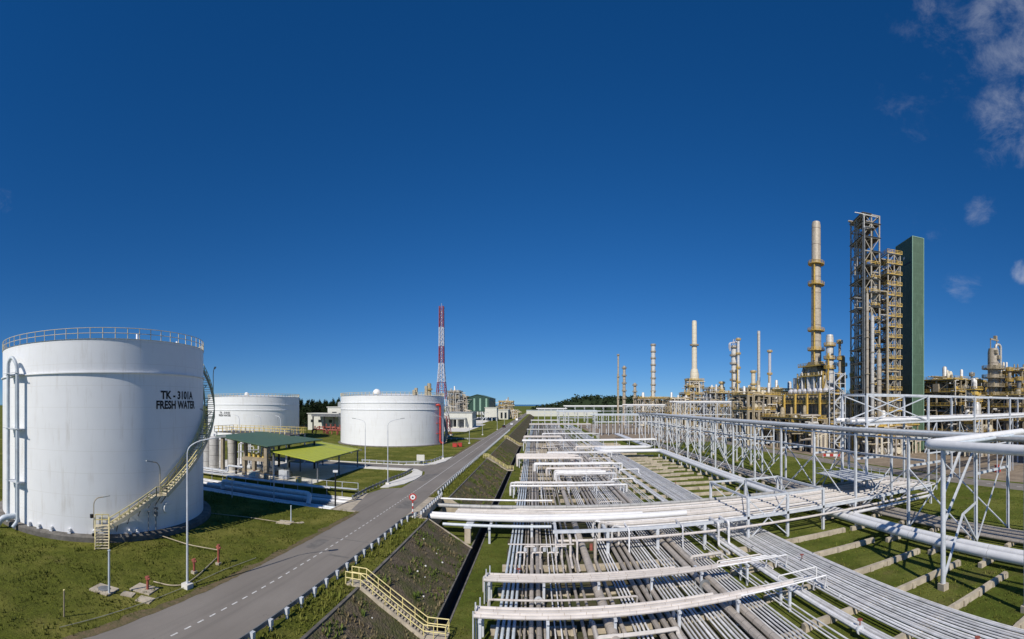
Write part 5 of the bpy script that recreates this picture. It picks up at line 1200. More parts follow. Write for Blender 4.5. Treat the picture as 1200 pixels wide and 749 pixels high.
b_ = thing('truss_legs', 'leg truss below the high rack before the right hand units', 'truss', (100, 63, LOW))
b = MB()
for k in range(8): b.bar((75 + k * 8.5, 60.1, 11.2), (79 + k * 8.5 if k % 2 else 71 + k * 8.5, 60.1, 4.8), .17); b.ext(74.9 + k * 8.5, 75.1 + k * 8.5, 60.0, 60.2, LOW, 11.2)
b.build('truss_web', MAT['steel'], b_); b = MB(); b.ext(71.8, 135, 59.95, 60.25, 4.5, 4.8); b.build('long_beam', MAT['steel'], b_)
ew_rack('far trussed rack with a white pipe, left of the beige frame', 72, 128, 226, 6, 9.5, 16.0, 8.0, 3, True, None, ('loop_pipe', 'white_pipe'), .9)
ew_rack('many legged rack beyond the tall rack end', 33, 74, 262, 9, 4.6, 8.6, 4.2, 5, False, None, ('blue_pipe', 'loop_pipe'), .7)
ew_rack('pale rack in the far middle of the track', 15, 44, 335, 8, 5.0, 9.4, 7, 4, False, None, ('blue_pipe', 'loop_pipe'), .8)
ew_rack('short pale rack at the far left end of the track', -1, 24, 430, 8, 6.0, 10.5, 6, 3, False, None, ('loop_pipe',), .9)
ew_rack('long white pipe line on legs below the wooded hills', 28, 150, 470, 8, 8.0, 12.6, 10, 3, False, None, ('loop_pipe',), 1.3)
ew_rack('white pipe line before the distant stacks', 66, 150, 330, 8, 8.0, 14.2, 9, 3, True, None, ('loop_pipe', 'white_pipe'), 1.0)
ns_rack('second long rack running away beyond the tall rack', 62, 70, [120 + 10 * i for i in range(12)], 9.2, (5.0,))
for i, x in enumerate((62.6, 64.5, 66.5, 68.6)): pipe([(x, 116, 9.35 + .25), (x, 236, 9.35 + .25)], .5, 'loop_pipe' if i % 2 else 'blue_pipe', 'pipe on the second long rack beyond the tall one', 'pipes on the second long rack', 8, .1, 'rack_pipe')

# short hooked crossovers that break up the straight runs
r_ = random.Random(99)
for i in range(34):
    Y = r_.uniform(70, 205) if i < 26 else r_.uniform(14, 47); x0 = r_.uniform(-3, 22) + sh(Y); L = r_.uniform(1.5, 7); z = LOW + r_.uniform(1.3, 2.3); d_ = r_.choice((.14, .18, .26, .34))
    far = 'beyond' if Y > 60 else 'before'; a = r_.uniform(2, 7)
    pipe([(x0, Y + a, ZS + .3), (x0, Y, ZS + .3), (x0, Y, z), (x0 + L, Y, z), (x0 + L, Y, ZS + .3), (x0 + L, Y - a * .7, ZS + .3)], d_, r_.choice(('white_pipe', 'cream_x', 'clad_x', 'loop_pipe')), 'short hooked crossover pipe over the long pipes %s the bridge' % far, 'hooked crossover pipes %s the bridge' % far, 7, d_ * 1.2, 'crossover_pipe')
for i in range(46):
    x, d_, m_, g_ = r_.choice(spec); Y = r_.uniform(13, 50) if i < 20 else r_.uniform(70, 150)
    if d_ < .15: continue
    xx = x + sh(Y); zc = ZS + d_ / 2 + .01
    t = thing('flange_pair', 'bolted flange on one of the long pipes %s the bridge' % ('before' if Y < 60 else 'beyond'), 'flange', (xx, Y, ZS), 'flanges on the long pipes %s the bridge' % ('before' if Y < 60 else 'beyond'))
    b = MB(); b.cyl((xx, Y - .07, zc), (xx, Y - .012, zc), d_ * .85, n=14); b.cyl((xx, Y + .012, zc), (xx, Y + .07, zc), d_ * .85, n=14); b.build('flange_ring', MAT['steel_dark' if i % 3 else 'steel'], t)
    if i % 4 == 0:
        b = MB(); b.cyl((xx, Y, zc), (xx, Y, zc + d_ + .35), .05, n=6); b.cyl((xx, Y, zc + d_ + .34), (xx, Y, zc + d_ + .40), .22, n=12); b.build('handwheel', MAT['red_dull'], t)

# ================================================================== THE PROCESS PLANT
def unit(name, label, cat, x0, x1, y0, y1, z0, levels, nx, ny, colmat, seed, cs=.5, railm='plant_yellow', deckm='grate', pipes=14, drums=4, braces=True, dlab=None, fill=.95, beamm=None, rail_th=.13, pipe_mats=('silver', 'clad_y', 'tan_steel', 'furnace_pale'), rz=0.0, banks=True):
    r_ = random.Random(seed); t = thing(name, label, cat, ((x0, y0, z0) if rz else ((x0 + x1) / 2, (y0 + y1) / 2, z0))); t.rotation_euler = (0, 0, rz)
    xs = [x0 + (x1 - x0) * i / nx for i in range(nx + 1)]; ys = [y0 + (y1 - y0) * i / ny for i in range(ny + 1)]; zt = levels[-1]
    for x in xs:
        for y in ys:
            b = MB(); b.ext(x - cs / 2, x + cs / 2, y - cs / 2, y + cs / 2, z0 - .1, zt + (1.0 if colmat == 'beige' else 0)); b.build('column', MAT[colmat], t)
    for li, z in enumerate(levels):
        b = MB(); bw = cs * .8
        for y in ys: b.ext(x0 + .01, x1 - .01, y - bw / 2, y + bw / 2, z - bw, z - .003)
        for x in xs: b.ext(x - bw / 2 + .005, x + bw / 2 - .005, y0 + .01, y1 - .01, z - bw + .004, z - .006)
        b.build('floor_beam', MAT[beamm or colmat], t)
        b = MB()
        for i in range(nx):
            for j in range(ny):
                if r_.random() < fill: b.ext(xs[i] - .6 * (i == 0), xs[i + 1] + .6 * (i == nx - 1), ys[j] - .6 * (j == 0), ys[j + 1] + .6 * (j == ny - 1), z, z + .08)
        dk_ = b.build('floor_deck', MAT[deckm], t) if b.v else t
        if railm:
            b = MB(); sd = 'sw' + ('e' if r_.random() < .5 else '') + ('n' if r_.random() < .3 else ''); railing(b, x0 - .6, x1 + .6, y0 - .6, y1 + .6, z + .08, 1.15, 2.4, rail_th, sd); b.ext(x0 - .65, x1 + .65, y0 - .68, y0 - .6, z - .05, z + .28); b.ext(x0 - .68, x0 - .6, y0 - .6, y1 + .6, z - .05, z + .28); b.build('railing', MAT[railm], dk_)
    if braces:
        zz = [z0] + list(levels)
        for i in range(len(zz) - 1):
            b = MB()
            for k in range(nx):
                if (i + k) % 2: b.bar((xs[k], y0, zz[i]), (xs[k + 1], y0, zz[i + 1]), cs * .45)
                else: b.bar((xs[k + 1], y0, zz[i]), (xs[k], y0, zz[i + 1]), cs * .45)
            for k in range(ny):
                if (i + k) % 2: b.bar((x0, ys[k], zz[i]), (x0, ys[k + 1], zz[i + 1]), cs * .45)
                else: b.bar((x0, ys[k + 1], zz[i]), (x0, ys[k], zz[i + 1]), cs * .45)
            b.build('brace', MAT[beamm or colmat], t)
    if banks and drums:
        for z in levels:
            for _ in range(2):
                n_ = r_.randrange(3, 7); yb = r_.uniform(y0 - .5, y0 + (y1 - y0) * .6); d0 = r_.uniform(.22, .5); zz = z + r_.choice((.5, -1.4, -2.0, 1.4)); m_ = r_.choice(pipe_mats); b = MB()
                for k in range(n_):
                    d_ = d0 * r_.uniform(.7, 1.3); b.cyl((x0 - r_.uniform(-1, 2.5), yb + k * d0 * 1.9, zz), (x1 + r_.uniform(-1, 2.5), yb + k * d0 * 1.9, zz), d_ / 2, n=7)
                b.build('pipe_bank', MAT[m_], t, True)
            for _ in range(3):
                xb = r_.uniform(x0, x1 - 2); b = MB(); h_ = r_.uniform(1.2, 2.8); yb = r_.uniform(y0, y0 + (y1 - y0) * .4); d_ = r_.uniform(.5, 1.3)
                b.cyl((xb, yb, z + .08), (xb, yb, z + h_), d_ / 2, n=10); b.cyl((xb, yb, z + h_), (xb, yb, z + h_ + .3), d_ * .3, n=8); b.build('pot', MAT[r_.choice(('silver', 'steel_dark', 'beige', 'mast_white', 'tan_steel'))], t, True)
    for i in range(int(pipes * (1.5 if drums else 1))):
        x, y = r_.uniform(x0 - .8, x1 + .8), r_.choice([y0 - .9, y0 + (y1 - y0) * r_.random()]); za = z0; zb = r_.uniform(z0 + (zt - z0) * .35, zt + 1.5); rr = r_.uniform(.12, .38)
        b = MB(); b.tube([(x, y, za), (x, y, zb), (x + r_.uniform(-6, 6), y, zb), (x + r_.uniform(-6, 6), y + r_.uniform(0, 4), zb)], rr, 7, .8); b.build('pipe', MAT[r_.choice(pipe_mats)], t, True)
    if banks and drums:
        for k in range(3 + drums // 2):                  # slim vessels standing through the decks
            x, y = r_.uniform(x0 + 1, x1 - 1), r_.uniform(y0 + .6, y1 - .6); d_ = r_.uniform(.9, 2.4); za = z0 + (0 if k % 2 else (levels[0] - z0)); zb = zt + r_.uniform(-3, 5.5)
            b = MB(); b.lathe((x, y, 0), [(d_ / 2, za), (d_ / 2, zb), (d_ * .3, zb + d_ * .3), (.02, zb + d_ * .35)], 12); vs_ = b.build('slim_vessel', MAT[r_.choice(('silver', 'silver', 'furnace_pale', 'tan_steel'))], t, True)
            b = MB(); b.lathe((x, y, min(zb, zt) - r_.uniform(0, 2)), [(d_ / 2, -.1), (d_ / 2 + .9, -.1), (d_ / 2 + .9, 1.1), (d_ / 2 + .8, 1.1), (d_ / 2 + .8, .05), (d_ / 2, .05)], 10); b.build('platform_ring', MAT['plant_yellow'], vs_)
        for li, z in enumerate([z0] + list(levels[:-1])):  # added filler boxes, mostly dark, imitating the shaded gaps between decks
            for _ in range(2 + nx // 2):
                x, y = r_.uniform(x0 + 1, x1 - 1), r_.uniform(y0 + (y1 - y0) * .4, y1); sx_, sy_, sz_ = r_.uniform(1.5, 4.5), r_.uniform(1, 3), r_.uniform(1.4, 3.2)
                b = MB(); b.box((x, y, z + .1 + sz_ / 2), (sx_, sy_, sz_)); b.build('shade_block', MAT[r_.choice(('steel_dark', 'steel_dark', 'beige', 'green_dark', 'tan_steel'))], t)
    for i in range(drums):
        li = r_.randrange(len(levels)); z = ([z0] + list(levels))[li]; hgt = ([z0] + list(levels))[li + 1] - z
        d_ = min(hgt * .62, r_.uniform(1.6, 2.8)); L = r_.uniform(3.5, 7); x, y = r_.uniform(x0 + 2, max(x0 + 2.1, x1 - 2)), r_.uniform(y0 + .8, max(y0 + .9, y0 + (y1 - y0) * .5))
        g = 'drums and exchangers of the ' + (dlab or label); v = thing('process_drum', 'clad drum in the ' + (dlab or label), 'drum', (x, y, z), g)
        ax = r_.random() < .6; p0, p1 = ((x - L / 2, y, z + d_ * .5 + .5), (x + L / 2, y, z + d_ * .5 + .5)) if ax else ((x, y - L / 2, z + d_ * .5 + .5), (x, y + L / 2, z + d_ * .5 + .5))
        b = MB(); b.cyl(p0, p1, d_ / 2, n=14); b.build('drum_shell', MAT[r_.choice(('silver', 'tan_steel', 'furnace_pale'))], v, True)
        b = MB(); [b.box((p0[0] + (p1[0] - p0[0]) * q, p0[1] + (p1[1] - p0[1]) * q, z + .3), (.5 if ax else d_ * .7, d_ * .7 if ax else .5, .7)) for q in (.25, .75)]; b.build('saddle', MAT['beige'], v)
    return t
def stack(x, y, z0, z1, dia, label, m='stack', rings=(), taper=1.0, ladder=True, group=None, ringm='plant_yellow', ro=.9, name='chimney_stack', cat='stack', cap=True):
    t = thing(name, label, cat, (x, y, z0), group); r0 = dia / 2; r1 = r0 * taper
    b = MB(); b.lathe((x, y, 0), [(r0, z0), (r1, z1 - .02)] + ([(r1 * .86, z1 + r1 * .7), (r1 * .80, z1 + r1 * .7), (r1 * .8, z1)] if cap else [(r1 * .9, z1), (r1 * .9, z1 - 1)]), 24); b.build('shaft', MAT[m], t, True)
    for z in rings:
        q = (z - z0) / (z1 - z0); rr = r0 + (r1 - r0) * q
        b = MB(); b.lathe((x, y, z), [(rr + .01, -.15), (rr + ro, -.15), (rr + ro, .05), (rr + .01, .05)], 20)
        for i in range(14):
            a = i * 2 * math.pi / 14; b.bar((x + (rr + ro) * math.cos(a), y + (rr + ro) * math.sin(a), z), (x + (rr + ro) * math.cos(a), y + (rr + ro) * math.sin(a), z + 1.15), .12)
        for zz in (.25, .65, 1.15): b.tube([(x + (rr + ro) * math.cos(i * math.pi / 8), y + (rr + ro) * math.sin(i * math.pi / 8), z + zz) for i in range(17)], .09, 5, .001)
        b.build('platform_ring', MAT[ringm], t)
    if ladder:
        b = MB(); a = -2.5; px_, py_ = x + (r0 + .35) * math.cos(a), y + (r0 + .35) * math.sin(a); b.ext(px_ - .28, px_ + .28, py_ - .28, py_ + .28, z0 + 1, z1 - 2 - (z1 - z0) * .25 * bool(rings)); b.build('caged_ladder', MAT[ringm], t)
    return t
# green cladded tower
t = thing('green_tower', 'tall windowless green clad tower beside the open steel tower', 'tower', (130.4, 116.7, LOW)); t.rotation_euler = (0, 0, R(-18)); gx0, gx1, gy0, gy1, gz = 130.4, 135.6, 116.7, 130.6, 81.3
b = MB(); b.ext(gx0, gx1, gy0, gy1, LOW - .1, gz); b.build('cladding', MAT['green_clad'], t)
b = MB(); b.ext(gx0 - .12, gx1 + .12, gy0 - .12, gy1 + .12, gz, gz + .25); [b.ext(x - .14, x + .14, y - .14, y + .14, LOW, gz - .01) for x, y in ((gx0, gy0), (gx1, gy0), (gx0, gy1))]; b.build('edge_trim', MAT['green_trim'], t)
b = MB(); b.ext(gx0 - .06, gx0 + .02, gy0 + 1.5, gy0 + 6.6, gz - 10, gz - 9.4); b.build('vent_slot', MAT['black'], t); b = MB(); b.ext(gx0 - .06, gx0 + .02, gy0 + 6.2, gy0 + 7.4, gz - 7.3, gz - 6.4); b.build('small_window', MAT['sign_white'], t)
# open steel tower in two heights
L1 = [5 + 5.2 * i for i in range(16)]
unit('steel_tower', 'tallest open steel tower with pale columns and ringed platforms', 'tower', 110, 116.7, 123, 135, LOW, [z for z in L1 if z < 84] + [86.3], 2, 2, 'tower_steel', 31, .5, None, 'grate', 12, 0, True, None, .7, None, .13, ('silver', 'tower_steel', 'steel_dark'), R(-18))
b_ = thing('tower_platforms', 'yellow railed platforms hung inside the tallest open steel tower', 'platform', (110, 123, 30)); b_.rotation_euler = (0, 0, R(-18))
b = MB()
for k, z in enumerate(L1[4:13]):
    railing(b, 111 + (k % 2) * 2.2, 116.6, 122.4, 127 + (k % 3) * 3, z + .1, 1.15, 2, .16, 'swe')
b.build('railing', MAT['plant_yellow'], b_)
b = MB(); [b.ext(110.8 + (k % 2) * 2.2, 116.6, 122.4, 127 + (k % 3) * 3, z - .1, z + .08) for k, z in enumerate(L1[4:13])]; b.build('floor_deck', MAT['grate'], b_)
unit('steel_tower', 'lower open steel tower with stacked yellow landings next to the green tower', 'tower', 117.5, 122.6, 117.4, 131, LOW, [4.6 + 3.95 * i for i in range(18)], 2, 2, 'tower_steel', 32, .42, 'plant_yellow', 'grate', 8, 0, True, None, .55, None, .14, ('silver', 'steel_dark', 'tan_steel'), R(-18))
for (x, y, z0, h, d_, m_, lab) in ((111.2, 122.0, 2, 54, 1.1, 'stack', 'tall silver pipe up the left corner of the open steel tower'), (113.4, 121.6, 2, 46, 1.4, 'silver', 'fat silver riser in front of the open steel tower'), (116.4, 121.2, 2, 32, 1.8, 'stack', 'shorter fat silver riser in front of the open steel tower'), (115.5, 126.5, 8, 40, 3.6, 'steel_dark', 'dark vertical reactor inside the open steel tower'), (122.3, 122.4, 6, 36, 2.2, 'steel_dark', 'dark reactor behind the yellow landings'), (117.6, 124.4, 52, 12, 2.2, 'silver', 'silver cyclone high inside the open steel tower')):
    x, y = 110 + (x - 110) * .951 * .8 + (y - 123) * .309 * 1.7, 123 - (x - 110) * .309 * .8 + (y - 123) * .951 * 1.7
    t = vessel(x, y, z0, h, d_, m_, lab); b = MB(); [b.lathe((x, y, z0 + h * q), [(d_ / 2 + .01, -.12), (d_ / 2 + .3, -.12), (d_ / 2 + .3, .12), (d_ / 2 + .01, .12)], 16) for q in (.2, .45, .7)]; b.cyl((x, y, z0 + h), (x, y, z0 + h + 1.5), d_ * .2, n=8); b.build('flange', MAT['tan_steel'], t)
# furnace with chimney
t = thing('furnace', 'large beige process furnace with fans and yellow walkways under the tall chimney', 'furnace', (113, 157, LOW))
fx0, fx1, fy0, fy1 = 107, 120.5, 139, 175.5
b = MB(); b.ext(fx0, fx1, fy0, fy1, 2.0, 15.5); b.ext(fx0 + 2.6, fx1 - .4, fy0 + .02, fy0 + 5, 15.5, 19.1); b.build('casing', MAT['furnace'], t)
b = MB(); b.ext(fx0 + 3.2, fx1 - 1.0, fy0 - .14, fy0 + .0, 1.5, 18.8); b.build('end_panel', MAT['furnace_pale'], t)
b = MB()
for i in range(14):
    y = fy0 + .4 + (fy1 - fy0 - .8) * i / 13; b.ext(fx0 - .45, fx0 + .05, y - .22, y + .22, LOW, 15.4)
for i in range(5):
    x = fx0 + .4 + (fx1 - fx0 - .8) * i / 4; b.ext(x - .2, x + .2, fy0 - .45, fy0 - .15, LOW, 15.4)
b.build('buckstay', MAT['tan_steel'], t)
b = MB()
for i in range(13):
    y = fy0 + 1.8 + (fy1 - fy0 - 3.6) * i / 12; b.cyl((fx0 - .5, y, 17.0), (fx0 + 1.8, y, 17.0), .95, n=10); b.ext(fx0 - .2, fx0 + 1.5, y - .95, y + .95, 15.5, 18.6)
b.build('burner_box', MAT['tan_steel'], t)
for z in (7.5, 15.5, 19.2):
    b = MB(); b.ext(fx0 - 1.8, fx0 - .5, fy0 - 1.8, fy1 + 1, z - .12, z); b.ext(fx0 - .49, fx1 + 1, fy0 - 1.8, fy0 - .5, z - .12, z); b.build('walkway', MAT['grate'], t)
    b = MB(); railing(b, fx0 - 1.8, fx1 + 1, fy0 - 1.8, fy1 + 1, z, 1.2, 2.2, .15, 'sw'); b.ext(fx0 - 1.86, fx0 - 1.78, fy0 - 1.8, fy1 + 1, z - .3, z + .25); b.ext(fx0 - 1.8, fx1 + 1, fy0 - 1.88, fy0 - 1.8, z - .3, z + .25); b.build('railing', MAT['plant_yellow'], t)
b = MB(); b.ext(fx0 + 1.8, fx1 - 1.5, fy0 + 2, fy1 - 3, 15.5, 19.0); b.build('hearth', MAT['steel_dark'], t)
b = MB()
for i in range(9):
    y = fy0 + 2.5 + i * 3.8; b.lathe((fx0 + 2.6, y, 20.2), [(1.5, 0), (1.5, .7), (1.0, 1.5), (.02, 1.8)], 10)
b.build('fan_hood', MAT['mast_white'], t, True)
b = MB(); b.ext(fx0 + 1.5, fx1 - 1, fy0 + 6, fy1 - 2, 19.2, 20.2); b.build('fan_deck', MAT['steel'], t)
b = MB(); b.ext(fx0 + 3, fx1 - 2, fy0 + 8.5, fy1 - 4.5, 20.2, 27.0); b.build('convection_box', MAT['silver'], t)
b = MB(); z0_, z1_ = 27.0, 33.5
b.add([(fx0 + 3.5, fy0 + 12, z0_), (fx1 - 2.4, fy0 + 12, z0_), (fx1 - 2.4, fy0 + 27, z0_), (fx0 + 3.5, fy0 + 27, z0_), (110.5, fy0 + 16, z1_), (115.3, fy0 + 16, z1_), (115.3, fy0 + 20.5, z1_), (110.5, fy0 + 20.5, z1_)], [(0, 1, 5, 4), (1, 2, 6, 5), (2, 3, 7, 6), (3, 0, 4, 7), (4, 5, 6, 7)]); b.build('flue_hood', MAT['tan_steel'], t)
for k in range(4):
    b = MB(); yy = fy0 + 10 + k * 4.5; b.tube([(fx0 + 2.4, yy, 20.5), (fx0 + 2.4, yy, 26 + k), (fx0 + 4.5, yy + 1.5, 29 + k)], .45, 8, 1.2); b.build('duct', MAT['silver'], t, True)
for k in range(7):
    b = MB(); yy = fy0 + 8.5 + k * 3.2; b.bar((fx0 + 2.6, yy, 20.4), (fx0 + 2.6, yy + 3.2 * (1 if k % 2 else -1), 28.5), .3); b.ext(fx0 + 2.4, fx0 + 2.8, yy - .2, yy + .2, 20.2, 28.8); b.build('frame_leg', MAT['steel' if k % 2 else 'plant_yellow'], t)
for z in (27.2, 31.5):
    b = MB(); b.ext(fx0 + 1.8, fx1 - 2, fy0 + 9, fy0 + 26, z - .1, z); b.build('walkway', MAT['grate'], t); b = MB(); railing(b, fx0 + 1.8, fx1 - 2, fy0 + 9, fy0 + 26, z, 1.25, 2.2, .16, 'swe'); b.ext(fx0 + 1.74, fx0 + 1.8, fy0 + 9, fy0 + 26, z - .3, z + .3); b.build('railing', MAT['plant_yellow'], t)
stack(113, 157, 33.0, 93.0, 4.6, 'tall beige clad chimney with yellow platform rings, rising from the furnace', 'stack', (38.5, 47.0, 67, 76), .86, True, None, 'plant_yellow', 1.5)
stack(113.2, 147.5, 24, 43.0, 3.6, 'short fat ringed stack right of the tall chimney', 'silver', (30, 34, 39.5), .9, True, None, 'plant_yellow', .9)
stack(116.5, 143.2, 22, 34.5, 2.4, 'small stack between the fat one and the steel tower', 'tan_steel', (26, 31), .95, False)
t = thing('stair_tower', 'pale grey zigzag stair tower in front of the furnace corner', 'stair tower', (105.4, 134, LOW)); xa, xb, ya, yb = 104.6, 110.0, 133.5, 136.5
b = MB(); [b.ext(x - .16, x + .16, y - .16, y + .16, LOW, 27.5) for x in (xa, xb) for y in (ya, yb)]; b.build('column', MAT['steel'], t)
b = MB(); z = LOW; k = 0
while z < 24:
    b.bar((xa + .6 if k % 2 else xb - .6, ya + .6, z), (xb - .6 if k % 2 else xa + .6, ya + .6, z + 3.8), .9, .18); b.ext(xa, xb, ya, ya + .16, z + 3.7, z + 3.95); b.ext(xa - .08, xa + .08, ya, yb, z + 3.7, z + 3.95); z += 3.8; k += 1
b.build('stair_flight', MAT['steel'], t)
b = MB(); z = LOW; k = 0
while z < 24:
    b.bar((xa if k % 2 else xb, ya, z), (xb if k % 2 else xa, ya, z + 3.8), .18); z += 3.8; k += 1
b.build('brace', MAT['steel'], t)
# units left and right of the furnace
Bm = 'beige'
unit('pipe_structure', 'beige concrete frame with yellow decks left of the furnace', 'process unit', 91.5, 108, 180, 196, LOW, [6.5, 12.5, 19.5], 3, 2, 'beige', 41, 1.15, 'plant_yellow', 'grate', 22, 7, False, 'beige concrete frame left of the furnace', .97)
unit('pipe_structure', 'low beige pipe frame in front of the furnace, behind the tall rack', 'process unit', 98, 104, 139, 178, LOW, [4, 9.5], 1, 5, 'beige', 42, .9, 'plant_yellow', 'grate', 24, 5, False, 'low beige frame in front of the furnace', .97)
unit('process_unit', 'yellow decked unit under the open steel towers', 'process unit', 106, 128, 112, 121, LOW, [3.2, 7.2], 4, 2, 'tan_steel', 43, .5, 'plant_yellow', 'grate', 36, 9, True, 'yellow decked unit under the steel towers', .97)
unit('process_unit', 'wide yellow and beige pipe unit right of the green tower', 'process unit', 141, 163, 104, 122, LOW, [4, 9, 14.5, 20, 25], 5, 2, 'tan_steel', 44, .55, 'plant_yellow', 'grate', 46, 14, True, 'unit right of the green tower', .97)
unit('process_unit', 'beige pipe unit before the right hand vessel', 'process unit', 146, 160, 76, 96, LOW, [4, 9, 14, 18.5], 3, 3, 'beige', 45, .7, 'plant_yellow', 'grate', 36, 10, True, 'unit before the right hand vessel', .97)
unit('process_unit', 'lower brown pipe unit at the right edge behind the trussed rack', 'process unit', 122, 142, 46, 56, LOW, [4, 9, 14], 4, 2, 'tan_steel', 46, .5, 'plant_yellow', 'grate', 36, 10, True, 'unit at the right edge', .97)
unit('process_unit', 'unit with yellow decks between the green tower and the right hand vessel', 'process unit', 128, 140, 86, 100, LOW, [4.5, 10], 3, 2, 'tan_steel', 47, .45, 'plant_yellow', 'grate', 30, 6, True, 'low unit between green tower and vessel', .97)
# right hand column with platforms
t = stack(150.0, 91.5, LOW, 35.5, 4.5, 'stout ringed vessel with pipe loop on top, at the far right', 'stack', (15, 18.5, 22, 25.5, 29), 1.0, True, None, 'tan_steel', 2.3, 'process_column', 'column')
b = MB(); b.tube([(151.0, 91, 34), (151.0, 91, 39.0), (154.9, 91, 39.0), (154.9, 91, 14)], .55, 10, 1.6); b.build('overhead_line', MAT['silver'], t, True)
b = MB(); b.ext(146.6, 146.9, 90.6, 90.9, 25, 40.6); b.ext(151.2, 151.5, 90.6, 90.9, 28, 40.6); b.ext(146.6, 152.5, 90.5, 91, 40.2, 40.7); b.ext(150.2, 151.4, 90.4, 91.6, 40.7, 42.2); b.build('davit_frame', MAT['tan_steel'], t)
b = MB(); [b.box((150 + r2[0], 89.5 + r2[1], r2[2]), (1.6, 1.2, 1.4)) for r2 in ((-1.5, 0, 29.6), (1.2, .2, 30.6), (0, -.6, 33.5), (-1, 0, 35.6), (1.8, 0, 27))]; b.build('valve_box', MAT['tan_steel'], t)
unit('process_unit', 'slim platform tower left of the far right vessel', 'process unit', 137.5, 141.5, 92, 95, LOW, [10, 16, 20.5], 1, 1, 'tan_steel', 48, .3, 'plant_yellow', 'grate', 8, 1, True, 'slim platform tower', .9)
unit('pipe_structure', 'elevated pipe deck at the far right edge beyond the ringed vessel', 'process unit', 163, 185, 84, 92, LOW, [12, 21], 3, 1, 'beige', 49, .7, 'plant_yellow', 'grate', 26, 8, False, 'elevated deck at the far right edge', .9)
t = vessel(168, 79, 4, 15, 6.0, 'steel_dark', 'dark round vessel at the far right edge')
b = MB(); [b.ext(168 + a - .3, 168 + a + .3, 79 + c - .3, 79 + c + .3, LOW, 4.6) for a in (-2, 2) for c in (-2, 2)]; b.build('leg', MAT['steel_dark'], t)
# far stacks and columns
def PD(x, d): th = (x - CX) / F; return d * math.sin(th), d * math.cos(th)
def ZD(y, d): return CAMZ + (HY - y) * d / F
def far_col(px_, top, dia_px, d, label, m='stack', nr=4, taper=1.0, cap=True, ro=.9, ringm='tan_steel', name='process_column', cat='column', base=LOW, ladder=True):
    x, y = PD(px_, d); z1 = ZD(top, d); n0 = 20 if nr > 1 else z1 * .6
    return stack(x, y, base, z1, dia_px * d / F, label, m, [n0 + (z1 - 1.5 - n0) * i / max(1, nr - 1) for i in range(nr)] if nr else (), taper, ladder, None, ringm, ro, name, cat, cap)
far_col(724.5, 415, 2.2, 420, 'thin flare stack, leftmost of the far stacks', 'stack', 3, .9, False, .5, 'tan_steel', 'flare_stack', 'stack')
far_col(731.5, 430, 3.6, 400, 'slim column right of the thin flare stack', 'stack', 5, .9)
far_col(744, 450, 3.6, 390, 'shortest far column over the wooded hills', 'stack', 3, .9)
far_col(765.5, 403, 5.0, 380, 'tall ribbed dark column standing alone before the hills', 'silver', 9, 1.0, False, .5)
far_col(813.7, 378, 6.6, 350, 'tall pale stack with one ring on a stepped furnace base', 'furnace_pale', 0, .86, True, .9, 'tan_steel', 'chimney_stack', 'stack', 30, False)
xs_, ys_ = PD(813.7, 350); t = thing('platform_ring', 'ring platform round the tall pale stack', 'platform', (xs_, ys_, ZD(405, 350))); b = MB(); b.lathe((xs_, ys_, ZD(405, 350)), [(2.3, 0), (3.6, 0), (3.6, .9), (3.5, .9), (3.5, .2), (2.3, .2)], 20); t2_ = b.build('ring_deck', MAT['tan_steel'], t)
unit('furnace_unit', 'stepped beige furnace base with platforms below the tall pale stack', 'process unit', xs_ - 10, xs_ + 9, ys_ - 8, ys_ + 6, LOW, [5, 11, 17, 23], 3, 2, 'tan_steel', 51, .8, 'plant_yellow', 'grate', 22, 6, True, 'stepped furnace base', .9, None, .25)
unit('furnace_unit', 'upper part of the furnace base below the tall pale stack', 'process unit', xs_ - 6, xs_ + 5.5, ys_ - 5, ys_ + 4, 23.1, [28.5, 34], 2, 1, 'tan_steel', 52, .8, 'plant_yellow', 'grate', 8, 3, True, 'upper furnace base', 1.0, None, .25)
t = thing('flue_cone', 'pale cone joining furnace base and tall stack', 'flue', (xs_, ys_, 34)); b = MB(); b.lathe((xs_, ys_, 0), [(4.6, 28), (4.2, 35), (3.5, 35.2), (3.3, 40), (2.5, 43)], 20); b.build('cone_shell', MAT['furnace_pale'], t, True)
t = far_col(860.2, 405, 6.4, 300, 'fat pale column with a crown of pipes on top', 'silver', 7, 1.0, False, 1.0, 'tan_steel')
x, y = PD(860.2, 300); z1 = ZD(405, 300); b = MB(); [b.tube([(x - 3.4, y - 1 + k * .8, z1 - 4 + k), (x - 3.4, y - 1 + k * .8, z1 + 1.5), (x + 1 + k, y - 1 + k * .8, z1 + 2 + k * .5), (x + 3.6, y, z1 + 1.5)], .42, 8, 1.2) for k in range(3)]; [b.bar((x - 2 + k * 1.5, y - 2, z1), (x - 1.2 + k * 1.5, y - 2, z1 + 4), .4) for k in range(4)]; b.build('overhead_pipe', MAT['mast_white'], t, True)
far_col(865.2, 396, 3.2, 296, 'thin tall column right against the fat pale column', 'silver', 5, 1.0, False, .7, 'plant_yellow')
far_col(889.2, 388, 3.7, 320, 'tall thin banded stack between beige units', 'silver', 0, .95, False, .6, 'tan_steel', 'chimney_stack', 'stack')
far_col(882.8, 434, 5, 315, 'short beige column left of the thin banded stack', 'furnace_pale', 3, 1.0, False, .7, 'plant_yellow')
far_col(902, 410, 3.6, 300, 'white stack with yellow base, left of the furnace', 'mast_white', 3, .95, False, .8, 'plant_yellow', 'chimney_stack', 'stack')
